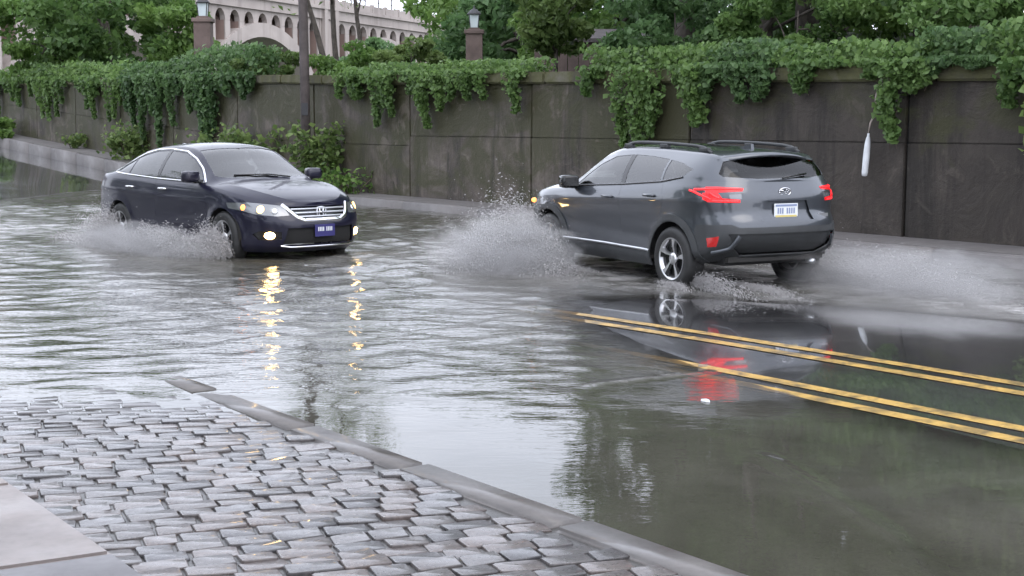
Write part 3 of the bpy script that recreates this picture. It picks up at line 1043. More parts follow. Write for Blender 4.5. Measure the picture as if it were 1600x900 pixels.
# ivy over the wall -------------------------------------------------
def ivy(name, label, s0, s1, hang, mound, n, mat, seed, leaf=0.105, cat='ivy', stems=7):
    n = int(n * 1.5)
    leaf = leaf * 0.82
    """hang(t), mound(t): drop below and rise above the coping for t in 0..1 along the clump"""
    rs = np.random.default_rng(seed)
    root = empty(name, rd((s0 + s1) / 2, WN, float(z_top((s0 + s1) / 2))))
    tag(root, label, cat, 'ivy clumps hanging over the wall')
    o = np.array(root.location)
    nst = int(max(6, (s1 - s0) * 3.2))
    st = np.sort(rs.uniform(0, 1, nst))
    ln = np.array([hang(t) for t in st]) * np.clip(rs.exponential(0.62, nst) + 0.22, 0.2, 1.5)
    tn = rs.uniform(0.15, 0.85, nst)
    wts = 0.30 + ln
    n_h = int(n * 0.68)
    idx = rs.choice(nst, n_h, p=wts / wts.sum())
    u = rs.random(n_h) ** 0.8
    s_ = s0 + (s1 - s0) * st[idx] + rs.normal(0, 0.115, n_h) * (1.25 - 0.95 * u) + 0.06 * np.sin(u * 6 + idx)
    z_ = z_top(s_) + 0.10 - u * ln[idx]
    nn_ = WN - 0.10 - rs.random(n_h) * (0.10 + 0.26 * (1 - u) * np.minimum(1, ln[idx]))
    n_m = n - n_h
    t_ = rs.random(n_m)
    s2 = s0 + (s1 - s0) * t_
    m_ = np.array([mound(t) for t in t_])
    z2 = z_top(s2) + rs.random(n_m) ** 0.7 * m_ * (1 + 0.35 * vnoise(s2 * 2.2, s2 * 0, seed))
    n2 = WN - 0.18 + rs.random(n_m) * 0.9
    s_, z_, nn_ = np.concatenate([s_, s2]), np.concatenate([z_, z2]), np.concatenate([nn_, n2])
    P = np.stack([U[0] * s_ + N[0] * nn_, U[1] * s_ + N[1] * nn_, z_], 1) - o
    tone = np.concatenate([np.clip(tn[idx] * 0.55 + rs.random(n_h) * 0.45, 0, 1), rs.uniform(0.2, 1.0, n_m)])
    out = np.tile(np.array([[-N[0] * 0.9, -N[1] * 0.9, 0.1]]), (len(P), 1))
    leaf_obj('leaves', P, leaf, mat, root, rs, tone, 0.35, out, 0.85)
    for q in range(stems):
        bm = bmesh.new()
        k = rs.integers(0, nst)
        a = s0 + (s1 - s0) * st[k]
        p = []
        for w in np.linspace(0, 1, 5):
            b_ = rd(a + 0.08 * sin(w * 5 + q), WN - 0.10 if w > 0.15 else WN + 0.2)
            p.append(Vector((b_[0], b_[1], float(z_top(a)) + 0.06 - w * ln[k] * 1.05)) - Vector(o))
        add_tube(bm, p, [0.012, 0.011, 0.009, 0.007, 0.004], 5)
        bm_obj('stem', bm, M['stem'], root, True)
    return root


bump_ = lambda a, b: (lambda t: a + b * sin(pi * t))
ivy('hanging_ivy', 'thin patchy ivy trailing over the wall at the far left', -62, -45, lambda t: 0.55 + 0.5 * abs(sin(9 * t)), lambda t: 0.55, 5200, M['ivy'], 1, 0.15)
ivy('hanging_ivy', 'big dark ivy mound spilling over the wall behind the dark blue car', -45.2, -34.9, lambda t: 0.85 + 0.75 * sin(pi * min(1, t * 1.05)) ** 0.7, lambda t: 0.35 + 0.55 * t, 8200, M['ivy_dark'], 2, 0.15)
ivy('hanging_ivy', 'long shaggy ivy fringe in the middle of the wall', -30.2, -22.6, lambda t: 1.0 - 0.55 * t + 0.15 * sin(14 * t), lambda t: 0.24, 6500, M['ivy'], 3)
ivy('hanging_ivy', 'dense drooping ivy on the wall above the hood of the grey car', -20.9, -17.4, lambda t: 0.62 + 0.75 * sin(pi * t) ** 2, lambda t: 0.42, 4200, M['ivy'], 4)
ivy('hanging_ivy', 'deep drooping ivy on the wall above the roof of the grey car', -17.5, -15.9, lambda t: 0.95 - 0.4 * t, lambda t: 0.40, 2600, M['ivy_dark'], 5)
ivy('hanging_ivy', 'short sparse ivy on the wall above the tail of the grey car', -16.0, -13.9, lambda t: 0.22 + 0.2 * (t < 0.35), lambda t: 0.36, 2400, M['ivy'], 6, 0.11)
ivy('hanging_ivy', 'ivy tongue hanging beside the white tube', -13.78, -12.95, lambda t: 0.62 + 0.2 * sin(pi * t), lambda t: 0.36, 2000, M['ivy'], 7, 0.11)
ivy('hanging_ivy', 'low ivy roll on the coping right of the white tube', -13.2, -12.0, lambda t: 0.22, lambda t: 0.42, 2000, M['ivy_dark'], 8, 0.11)
ivy('hanging_ivy', 'long ivy curtain at the right end of the wall', -12.1, -10.2, lambda t: 0.75 + 0.5 * t, lambda t: 0.50, 3200, M['ivy'], 9, 0.11)


# weeds and shrubs at the foot of the wall ---------------------------
def clump(name, label, s_, n_, h, r, n, mat, leaf, seed, cat='shrub', stems=9):
    rs = np.random.default_rng(seed)
    root = empty(name, rd(s_, n_, float(z_walk(s_))))
    tag(root, label, cat, 'plants growing at the foot of the wall')
    cs = []
    for q in range(stems):
        bm = bmesh.new()
        e = Vector((rs.uniform(-r, r), rs.uniform(-r * 0.5, r * 0.5), h * rs.uniform(0.55, 1.0)))
        add_tube(bm, [(e.x * 0.15, e.y * 0.15, -0.05), (e.x * 0.6, e.y * 0.6, e.z * 0.6), tuple(e)], [0.014, 0.010, 0.004], 5)
        bm_obj('stem', bm, M['stem'], root, True)
        for w in (0.35, 0.55, 0.75, 0.9, 1.0):
            cs.append(e * w)
    cs = np.array([tuple(c) for c in cs])
    idx = rs.integers(0, len(cs), n)
    P = cs[idx] + rs.normal(size=(n, 3)) * np.array([0.16, 0.12, 0.12]) * (r / 0.8)
    P[:, 2] = np.maximum(P[:, 2], 0.03)
    leaf_obj('leaves', P, leaf, mat, root, rs, rs.random(n), 0.6, None, 0.7)


clump('wall_foot_shrub', 'light green leafy shrub behind the windscreen of the dark blue car', -35.0, 15.75, 1.25, 1.3, 1500, M['weed'], 0.16, 81)
clump('wall_foot_shrub', 'leafy shrub growing round the foot of the utility pole', -30.8, 15.7, 1.5, 0.7, 1100, M['weed'], 0.15, 82)
clump('weed_clump', 'yellowish weeds at the wall foot behind the roof of the dark blue car', -43.8, 15.9, 1.0, 1.0, 800, M['weed'], 0.15, 83, 'weeds')
clump('weed_clump', 'small weed tuft at the wall foot near the left edge', -49.5, 15.9, 0.5, 0.5, 300, M['weed'], 0.13, 84, 'weeds')
clump('weed_clump', 'low dark weeds at the wall foot right of the utility pole', -29.2, 15.9, 0.5, 0.8, 350, M['leaf_mid'], 0.11, 85, 'weeds')

# leafy spray hanging near the right end of the wall
rs = np.random.default_rng(91)
root = empty('vine_spray', rd(-11.0, WN - 0.25, 2.7))
tag(root, 'bright leafy vine spray dangling at the right edge in front of the wall', 'vine')
path = [Vector((0.05 * sin(q * 1.3), 0.03 * cos(q * 2.0), 0.1 - 0.16 * q)) for q in range(9)]
tube('stem', path, [0.012 - 0.001 * q for q in range(9)], M['stem'], root, 5)
cp = np.array([tuple(path[q]) for q in rs.integers(2, 9, 260)]) + rs.normal(size=(260, 3)) * 0.12
leaf_obj('leaves', cp, 0.13, M['weed'], root, rs, rs.uniform(0.4, 1, 260), 0.4, None, 0.8)

# white tube dangling from a dead vine
root = empty('hanging_tube', rd(-14.0, WN - 0.14, 1.33))
tag(root, 'slim white plastic tube dangling on a dead vine against the wall', 'tube')
bm = bmesh.new()
rings = add_lathe(bm, [(0.02, -0.30), (0.040, -0.288), (0.046, -0.24), (0.049, 0.02), (0.044, 0.16), (0.032, 0.25), (0.018, 0.29), (0.016, 0.33)], 'z', (0, 0, 0), 14)
bm.faces.new(rings[0][::-1]); bm.faces.new(rings[-1])
bm_obj('tube_body', bm, M['white_plastic'], root, True).rotation_euler = (0, radians(4), 0)
tube('dead_vine', [(0.02, 0.02, 0.32), (0.05, 0.02, 0.48), (0.12, 0.03, 0.62), (0.12, 0.03, 0.85), (0.17, 0.04, 1.1)], [0.006, 0.012, 0.018, 0.014, 0.012], simple('bleached vine', (0.36, 0.30, 0.27), 0.8), root, 6)

# ------------------------------------------------------------------ utility pole and lantern pillars
root = empty('utility_pole', rd(-31.45, 15.85, 0.25))
tag(root, 'tall dark wooden utility pole standing at the foot of the wall', 'utility pole')
tube('pole_shaft', [(0, 0, -0.3), (-0.01, 0, 3), (-0.03, 0, 6), (-0.05, 0, 9.5)], [0.125, 0.118, 0.11, 0.10], M['pole_wood'], root, 12)
bm = bmesh.new()
add_box(bm, (-0.05, 0, 8.9), (1.9, 0.10, 0.12), None, 0.01)
bm_obj('crossarm', bm, M['pole_wood'], root)
for q in (-0.8, -0.4, 0.4, 0.8):
    bm = bmesh.new()
    add_lathe(bm, [(0.001, 9.10), (0.03, 9.09), (0.045, 9.04), (0.03, 9.0), (0.045, 8.98), (0.02, 8.94)], 'z', (q - 0.05, 0, 0), 10)
    bm_obj('insulator', bm, M['lantern_glass'], root, True)
bm = bmesh.new()
add_box(bm, (0.0, -0.13, 1.9), (0.16, 0.03, 0.30), None, 0.004)
bm_obj('identity_plate', bm, M['iron'], root)


def lantern_pillar(x, y, z_pillar, label):
    z0 = hz(x, y) - 0.2
    root = empty('lantern_pillar', (x, y, z0))
    tag(root, label, 'lamp post', 'lantern pillars behind the wall')
    h = z_pillar - z0
    bm = bmesh.new()
    add_box(bm, (0, 0, h * 0.5 - 0.06), (0.52, 0.52, h - 0.12), None, 0.02)
    bm_obj('pier', bm, M['brick_pier'], root)
    bm = bmesh.new()
    add_box(bm, (0, 0, h - 0.075), (0.62, 0.62, 0.13), None, 0.025)
    add_box(bm, (0, 0, h + 0.02), (0.36, 0.36, 0.055), None, 0.015)
    bm_obj('pier_cap', bm, M['brick_pier'], root)
    bm = bmesh.new()
    for a, b, z in ((0.10, 0.14, 0.06),):
        pass
    lo = [bm.verts.new((sx * 0.115, sy * 0.115, h + 0.06)) for sx, sy in ((-1, -1), (1, -1), (1, 1), (-1, 1))]
    hi = [bm.verts.new((sx * 0.15, sy * 0.15, h + 0.46)) for sx, sy in ((-1, -1), (1, -1), (1, 1), (-1, 1))]
    bm.faces.new(hi); bm.faces.new(lo[::-1])
    for q in range(4):
        bm.faces.new((lo[q], lo[(q + 1) % 4], hi[(q + 1) % 4], hi[q]))
    glass = bm_obj('lantern_glass', bm, M['lantern_glass'], root)
    bm = bmesh.new()
    for sx, sy in ((-1, -1), (1, -1), (1, 1), (-1, 1)):
        add_tube(bm, [(sx * 0.122, sy * 0.122, h + 0.04), (sx * 0.158, sy * 0.158, h + 0.48)], 0.014, 5)
    bm_obj('lantern_frame', bm, M['iron'], glass)
    bm = bmesh.new()
    r = add_lathe(bm, [(0.23, h + 0.46), (0.22, h + 0.49), (0.12, h + 0.60), (0.03, h + 0.66), (0.02, h + 0.74), (0.002, h + 0.76)], 'z', (0, 0, 0), 12)
    bm.faces.new(r[0][::-1])
    bm_obj('lantern_roof', bm, M['iron'], root, True)


lantern_pillar(-1.19, 45.0, 4.74, 'pale lantern on a brown stone pillar near the middle of the wall')
lantern_pillar(-9.72, 45.0, 5.10, 'pale lantern on a dark stone pillar in front of the viaduct')

# low brown roofed shed glimpsed over the wall
root = empty('garden_shed', (2.25, 38.5, hz(2.25, 38.5)))
tag(root, 'low brown boarded shed glimpsed over the wall beside the yellow green bush', 'shed')
sh = hz(2.25, 38.5)
zt = 3.55 - sh if 3.55 - sh > 0.6 else 0.9
for q in range(11):
    box('board', (-1.5 + q * 0.3, 0, zt * 0.5 - 0.1), (0.285, 0.05, zt + 0.2), M['brick_pier'], root, 0, 0.006)
bm = bmesh.new()
add_extrude(bm, [(-0.15, zt - 0.02), (2.3, zt + 0.02), (2.3, zt + 0.10), (1.0, zt + 0.4), (-0.15, zt + 0.08)], lambda u, v, w: Vector((-1.75 + w, u, v)), 3.5)
bmesh.ops.recalc_face_normals(bm, faces=bm.faces)
bm_obj('roof', bm, simple('shed roofing', (0.10, 0.085, 0.085), 0.8, vary=0.2), root)

# ------------------------------------------------------------------ concrete arch viaduct
BA = np.array([0.377, 0.926]); BA = BA / np.hypot(*BA)
BQ = np.array([BA[1], -BA[0]])               # towards the viewer
BO = np.array([-42.0, 175.0])
br = empty('arch_viaduct', (BO[0], BO[1], -0.9), atan2(BA[1], BA[0]))
tag(br, 'pale concrete arch viaduct with rows of small arches over big ones', 'bridge')
# local x along the bridge, local -y towards the viewer, z up from the valley floor
zoff = 0.9
SPAN, PIERW, DEEP_ = 35.6, 5.0, 8.0
R_IN = (SPAN - PIERW) / 2 - 0.6
CROWN = 15.4 + zoff           # top of the arch ring
DECK = 18.4 + zoff
z_spring = CROWN - 1.9 - R_IN


def bpart(name, poly, y0, y1, mat, parent=br):
    bm = bmesh.new()
    add_extrude(bm, poly, lambda u, v, w: Vector((u, y0 + w, v)), y1 - y0)
    bmesh.ops.recalc_face_normals(bm, faces=bm.faces)
    return bm_obj(name, bm, mat, parent)


for k in range(-3, 3):
    cx = 21.0 + k * SPAN
    # arch ring
    ro = R_IN + 1.9
    a = np.linspace(0, pi, 33)
    poly = [(cx + ro * cos(t), z_spring + ro * sin(t)) for t in a] + [(cx + R_IN * cos(t), z_spring + R_IN * sin(t)) for t in a[::-1]]
    bpart('arch_ring', poly, -0.45, DEEP_ + 0.45, M['bridge'])
    # pier to the right of the arch
    px = cx + SPAN / 2
    bpart('pier', [(px - PIERW / 2, 0), (px + PIERW / 2, 0), (px + PIERW / 2, DECK - 1.4), (px - PIERW / 2, DECK - 1.4)], -0.3, DEEP_ + 0.3, M['bridge'])
    for sx in (-1, 1):
        bpart('pilaster', [(px + sx * 1.6 - 0.5, 0), (px + sx * 1.6 + 0.5, 0), (px + sx * 1.6 + 0.5, DECK + 1.6), (px + sx * 1.6 - 0.5, DECK + 1.6)], -0.95, -0.32, M['bridge'])
    # spandrel: columns and round-headed openings
    x0, x1 = cx - SPAN / 2 + PIERW / 2, cx + SPAN / 2 - PIERW / 2
    nb = 9
    pw = (x1 - x0) / nb
    top_o = DECK - 2.0
    rr = pw * 0.34
    for b in range(nb + 1):
        xc = x0 + b * pw
        dx = min(abs(xc - cx), ro - 0.01)
        zb = z_spring + sqrt(max(ro * ro - dx * dx, 0.0)) - 0.4 if abs(xc - cx) < ro else z_spring - 1
        hw = pw * 0.5 - rr
        xa, xb = max(xc - hw, x0 + 0.01), min(xc + hw, x1 - 0.01)
        if top_o - rr > zb:
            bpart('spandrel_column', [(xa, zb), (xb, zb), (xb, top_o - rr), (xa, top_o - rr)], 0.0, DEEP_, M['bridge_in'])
            bpart('column_face', [(xa - 0.04, zb), (xb + 0.04, zb), (xb + 0.04, top_o - rr - 0.02), (xa - 0.04, top_o - rr - 0.02)], -0.2, -0.003, M['bridge'])
    poly = [(x1 - 0.02, DECK - 1.38), (x0 + 0.02, DECK - 1.38), (x0 + 0.02, top_o - rr)]
    for b in range(nb):
        xm = x0 + (b + 0.5) * pw
        poly += [(xm - rr * cos(t), top_o - rr + rr * sin(t) * 1.25) for t in np.linspace(0, pi, 9)]
    poly += [(x1 - 0.02, top_o - rr)]
    bpart('arcade_wall', poly, -0.2, 0.6, M['bridge'])
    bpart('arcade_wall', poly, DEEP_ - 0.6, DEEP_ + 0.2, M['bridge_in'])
XL, XR = 21.0 - 3.5 * SPAN, 21.0 + 2.5 * SPAN
bpart('deck', [(XL, DECK - 1.36), (XR, DECK - 1.36), (XR, DECK), (XL, DECK)], -0.6, DEEP_ + 0.6, M['bridge'])
bpart('cornice', [(XL, DECK + 0.002), (XR, DECK + 0.002), (XR, DECK + 0.45), (XL, DECK + 0.45)], -1.0, DEEP_ + 1.0, M['bridge'])
bpart('parapet', [(XL, DECK + 0.452), (XR, DECK + 0.452), (XR, DECK + 1.5), (XL, DECK + 1.5)], -0.75, -0.35, M['bridge'])
for q in range(int((XR - XL) / 4.45)):
    xx = XL + q * 4.45
    box('parapet_post', (xx, -0.55, DECK + 1.1), (0.5, 0.55, 1.29), M['bridge'], br)
    box('railing_post', (xx + 2.2, -0.55, DECK + 2.3), (0.14, 0.14, 1.6), M['iron'], br)
for zz in (DECK + 2.2, DECK + 3.0):
    box('railing_bar', ((XL + XR) / 2, -0.55, zz), (XR - XL, 0.08, 0.09), M['iron'], br)

# litter afloat by the yellow lines and on the film of water
def litter(label, x, y, size, rz, mat):
    bm = bmesh.new()
    n_ = 7
    lr = random.Random(int(x * 100))
    lo = [bm.verts.new((size * 0.5 * cos(2 * pi * q / n_) * lr.uniform(0.7, 1.1), size * 0.22 * sin(2 * pi * q / n_) * lr.uniform(0.7, 1.2), 0.0)) for q in range(n_)]
    hi = [bm.verts.new((v_.co.x * 0.85, v_.co.y * 0.85, 0.008 + lr.uniform(0, 0.008))) for v_ in lo]
    bm.faces.new(lo[::-1]); bm.faces.new(hi)
    for q in range(n_):
        bm.faces.new((lo[q], lo[(q + 1) % n_], hi[(q + 1) % n_], hi[q]))
    o = bm_obj('litter_scrap', bm, mat, None)
    o.location = (x, y, 0.004)
    o.rotation_euler = (0, 0, rz)
    tag(o, label, 'litter')


litter('small white scrap floating below the near yellow lines', 1.26, 9.02, 0.09, -0.9, M['white_plastic'])
litter('tiny pale twig scrap lying at the start of the near yellow lines', 1.42, 10.35, 0.10, 0.3, simple('soggy twig', (0.25, 0.2, 0.15), 0.7))
# ------------------------------------------------------------------ cars
def kn(x, pts, smooth=True):
    """smooth interpolation through knots (pchip-like), pts sorted by x"""
    px = np.array([p[0] for p in pts], float)
    py = np.array([p[1] for p in pts], float)
    x = np.asarray(x, float)
    if not smooth or len(px) < 3:
        return np.interp(x, px, py)
    h = np.diff(px)
    d = np.diff(py) / h
    m = np.zeros_like(py)
    for i in range(1, len(px) - 1):
        if d[i - 1] * d[i] > 0:
            w1, w2 = 2 * h[i] + h[i - 1], h[i] + 2 * h[i - 1]
            m[i] = (w1 + w2) / (w1 / d[i - 1] + w2 / d[i])
    m[0], m[-1] = d[0], d[-1]
    xc = np.clip(x, px[0], px[-1])
    i = np.clip(np.searchsorted(px, xc) - 1, 0, len(px) - 2)
    t = (xc - px[i]) / h[i]
    t2, t3 = t * t, t * t * t
    return (2 * t3 - 3 * t2 + 1) * py[i] + (t3 - 2 * t2 + t) * h[i] * m[i] + (-2 * t3 + 3 * t2) * py[i + 1] + (t3 - t2) * h[i] * m[i + 1]


class CarShell:
    """A car body surface: a belt wrapped round the plan outline plus lofted bonnet, cabin and tail."""
    def __init__(self, P):
        self.P = P
        af, ar, pf, pr = P['af'], P['ar'], P['pf'], P['pr']
        xf, xr, w = P['xf'], P['xr'], P['w']
        # reference outline sampled by arc length
        th = np.linspace(0, pi / 2, 400)
        rear = np.stack([xr + ar * (1 - np.cos(th) ** (2 / pr)), w * np.sin(th) ** (2 / pr)], 1)
        front = np.stack([xf - af * (1 - np.sin(th) ** (2 / pf)), w * np.cos(th) ** (2 / pf)], 1)
        pts = np.concatenate([rear, front])
        ty = np.concatenate([np.stack([np.zeros(400), th], 1), np.stack([np.ones(400), th], 1)])
        L = np.concatenate([[0], np.cumsum(np.hypot(*np.diff(pts, axis=0).T))])
        NI = P.get('cols', 150)
        tgt = np.linspace(0, L[-1], NI)
        xs = np.interp(tgt, L, pts[:, 0])
        ys = np.interp(tgt, L, pts[:, 1])
        # normalised description of each column
        self.cols = []
        for x, y in zip(xs, ys):
            if x < xr + ar:
                self.cols.append(('r', (x - xr) / ar, y / w))
            elif x > xf - af:
                self.cols.append(('f', (xf - x) / af, y / w))
            else:
                self.cols.append(('s', (x - xr - ar) / (xf - af - xr - ar), 1.0))
        NB, NS, NT = P.get('rows', (22, 12, 16))
        zeta = np.linspace(0, 1, NB + 1)
        grid = []
        self.rowtype = []
        kinds = np.array([c[0] for c in self.cols])
        q = np.array([c[1] for c in self.cols])
        e = np.array([c[2] for c in self.cols])

        def outline(xrj, xfj, wj):
            x = np.where(kinds == 'r', xrj + ar * q, np.where(kinds == 'f', xfj - af * q, xrj + ar + (xfj - af - xrj - ar) * q))
            return x, wj * e
        endf = np.clip(1 - q / 0.55, 0, 1) * (kinds == 'f')
        endr = np.clip(1 - q / 0.55, 0, 1) * (kinds == 'r')
        for z_ in zeta:
            x, y = outline(xr + kn(z_, P['rear_prof']), xf + kn(z_, P['front_prof']), w * kn(z_, P['side_prof']))
            zb = kn(x, P['zbot'])
            zs = kn(x, P['zsh'])
            z = zb + (zs - zb) * z_
            for (xw, zw, R, fl) in P['arches']:
                dd = np.hypot(x - xw, z - zw)
                y = y + np.where(e > 0.9, fl * np.exp(-((dd - R - 0.02) / 0.05) ** 2), 0)
            for (z0_, x0_, x1_, am, wd, slope) in P.get('creases', []):
                zc = z0_ + slope * (x - x0_)
                k = sstep(x0_ - 0.15, x0_ + 0.15, x) * sstep(x1_ + 0.15, x1_ - 0.15, x)
                y = y + np.where(e > 0.9, am * k * np.exp(-((z - zc) / wd) ** 2), 0)
            grid.append(np.stack([x, y, z], 1))
            self.rowtype.append(0)
        xS, yS, zS = grid[-1].T
        zc = kn(xS, P['zc'])
        ry = kn(xS, P['ry'])
        rz = kn(xS, P['rz'])
        yr = yS * ry
        zr = zS + (zc - zS) * rz
        for j in range(1, NS + 1):
            t = j / NS
            bow = P.get('bow', 0.03) * np.sin(pi * t)
            y = yS + (yr - yS) * t + bow * np.clip((zr - zS) / 0.35, 0, 1)
            z = zS + (zr - zS) * t ** P.get('tpow', 0.9)
            grid.append(np.stack([xS, np.minimum(y, yS + 0.002), z], 1))
            self.rowtype.append(1)
        for j in range(1, NT + 1):
            t = j / NT
            y = yr * (1 - t)
            z = zr + (zc - zr) * (1 - (1 - t) ** P.get('crown', 2.3))
            grid.append(np.stack([xS, y, z], 1))
            self.rowtype.append(2)
        Gd = np.array(grid)                  # rows x cols x 3
        nr, nc = Gd.shape[:2]
        bm = bmesh.new()
        lay = bm.faces.layers.int.new('tag')
        rowl = bm.faces.layers.int.new('row')
        for sgn in (1, -1):
            V = [[bm.verts.new((p[0], p[1] * sgn, p[2])) for p in row] for row in Gd]
            for j in range(nr - 1):
                for i in range(nc - 1):
                    a, b, c, d = V[j][i], V[j][i + 1], V[j + 1][i + 1], V[j + 1][i]
                    try:
                        fc = bm.faces.new((a, b, c, d) if sgn < 0 else (d, c, b, a))
                        fc[rowl] = self.rowtype[j + 1]
                    except ValueError:
                        pass
        bmesh.ops.remove_doubles(bm, verts=bm.verts, dist=0.0006)
        bmesh.ops.dissolve_degenerate(bm, edges=bm.edges, dist=0.0002)
        bmesh.ops.recalc_face_normals(bm, faces=bm.faces)
        self.bm, self.lay, self.rowl = bm, lay, rowl

    def carve(self, poly, axes, tag_, ok=lambda f: True, only=0):
        """cut the shell along a 2d polygon and tag the faces inside it"""
        bm, lay = self.bm, self.lay
        a, b = axes
        us = [p[0] for p in poly]; vs_ = [p[1] for p in poly]
        u0, u1, v0, v1 = min(us) - 0.01, max(us) + 0.01, min(vs_) - 0.01, max(vs_) + 0.01

        def near(f):
            fu = [v.co[a] for v in f.verts]; fv = [v.co[b] for v in f.verts]
            return max(fu) > u0 and min(fu) < u1 and max(fv) > v0 and min(fv) < v1 and ok(f) and (only is None or f[lay] == only)
        n = len(poly)
        cands = [f for f in bm.faces if near(f)]
        for i in range(n):
            p, q = poly[i], poly[(i + 1) % n]
            du, dv = q[0] - p[0], q[1] - p[1]
            L = sqrt(du * du + dv * dv)
            if L < 1e-5:
                continue
            co = Vector((0, 0, 0)); co[a], co[b] = p
            no = Vector((0, 0, 0)); no[a], no[b] = -dv / L, du / L
            m0, m1 = min(p[0], q[0]) - 0.06, max(p[0], q[0]) + 0.06
            k0, k1 = min(p[1], q[1]) - 0.06, max(p[1], q[1]) + 0.06
            fs_ = []
            for f in cands:
                fu = [v.co[a] for v in f.verts]; fv = [v.co[b] for v in f.verts]
                if max(fu) > m0 and min(fu) < m1 and max(fv) > k0 and min(fv) < k1:
                    fs_.append(f)
            geo = set(fs_)
            for f in fs_:
                geo.update(f.edges); geo.update(f.verts)
            r = bmesh.ops.bisect_plane(bm, geom=list(geo), dist=1e-5, plane_co=co, plane_no=no)
            done = set(fs_)
            cands = [f for f in cands if f not in done] + list({g_ for g_ in r['geom'] if isinstance(g_, bmesh.types.BMFace)})
        for f in cands:
            if f.is_valid and ok(f) and (only is None or f[lay] == only):
                c = f.calc_center_median()
                if pip(c[a], c[b], poly):
                    f[lay] = tag_

    def split(self, names, root, deflip=0.014):
        """one object per tag (and per side where asked): names[tag] = (name, material, per_side, push, smooth)"""
        bm, lay = self.bm, self.lay
        out = {}
        bm.normal_update()
        for t, (name, mat, per_side, push) in names.items():
            for sd in ((1, -1) if per_side else (0,)):
                fs_ = [f for f in bm.faces if f[lay] == t and (sd == 0 or f.calc_center_median().y * sd > 0)]
                if not fs_:
                    continue
                nb = bmesh.new()
                mp = {}
                for f in fs_:
                    vs_ = []
                    for v in f.verts:
                        if v not in mp:
                            mp[v] = nb.verts.new(v.co - v.normal * push)
                        vs_.append(mp[v])
                    try:
                        nb.faces.new(vs_)
                    except ValueError:
                        pass
                nb.normal_update()
                nrm = {mp[v]: v.normal.copy() for v in mp}
                if deflip:
                    be = [e for e in nb.edges if len(e.link_faces) == 1]
                    for e in be:
                        e.smooth = False
                    r = bmesh.ops.extrude_edge_only(nb, edges=be)
                    nv = [g_ for g_ in r['geom'] if isinstance(g_, bmesh.types.BMVert)]
                    pos = {}
                    for v in mp.values():
                        pos[tuple(round(c, 5) for c in v.co)] = nrm[v]
                    for v in nv:
                        k = pos.get(tuple(round(c, 5) for c in v.co))
                        if k is not None:
                            v.co -= k * deflip
                o = bm_obj(name, nb, mat, root, True)
                out.setdefault(t, []).append(o)
        return out


def pip(x, y, poly):
    c = False
    j = len(poly) - 1
    for i in range(len(poly)):
        xi, yi = poly[i]; xj, yj = poly[j]
        if (yi > y) != (yj > y) and x < (xj - xi) * (y - yi) / (yj - yi) + xi:
            c = not c
        j = i
    return c


def circ(cx, cy, r, n=28):
    return [(cx + r * cos(2 * pi * k / n), cy + r * sin(2 * pi * k / n)) for k in range(n)]


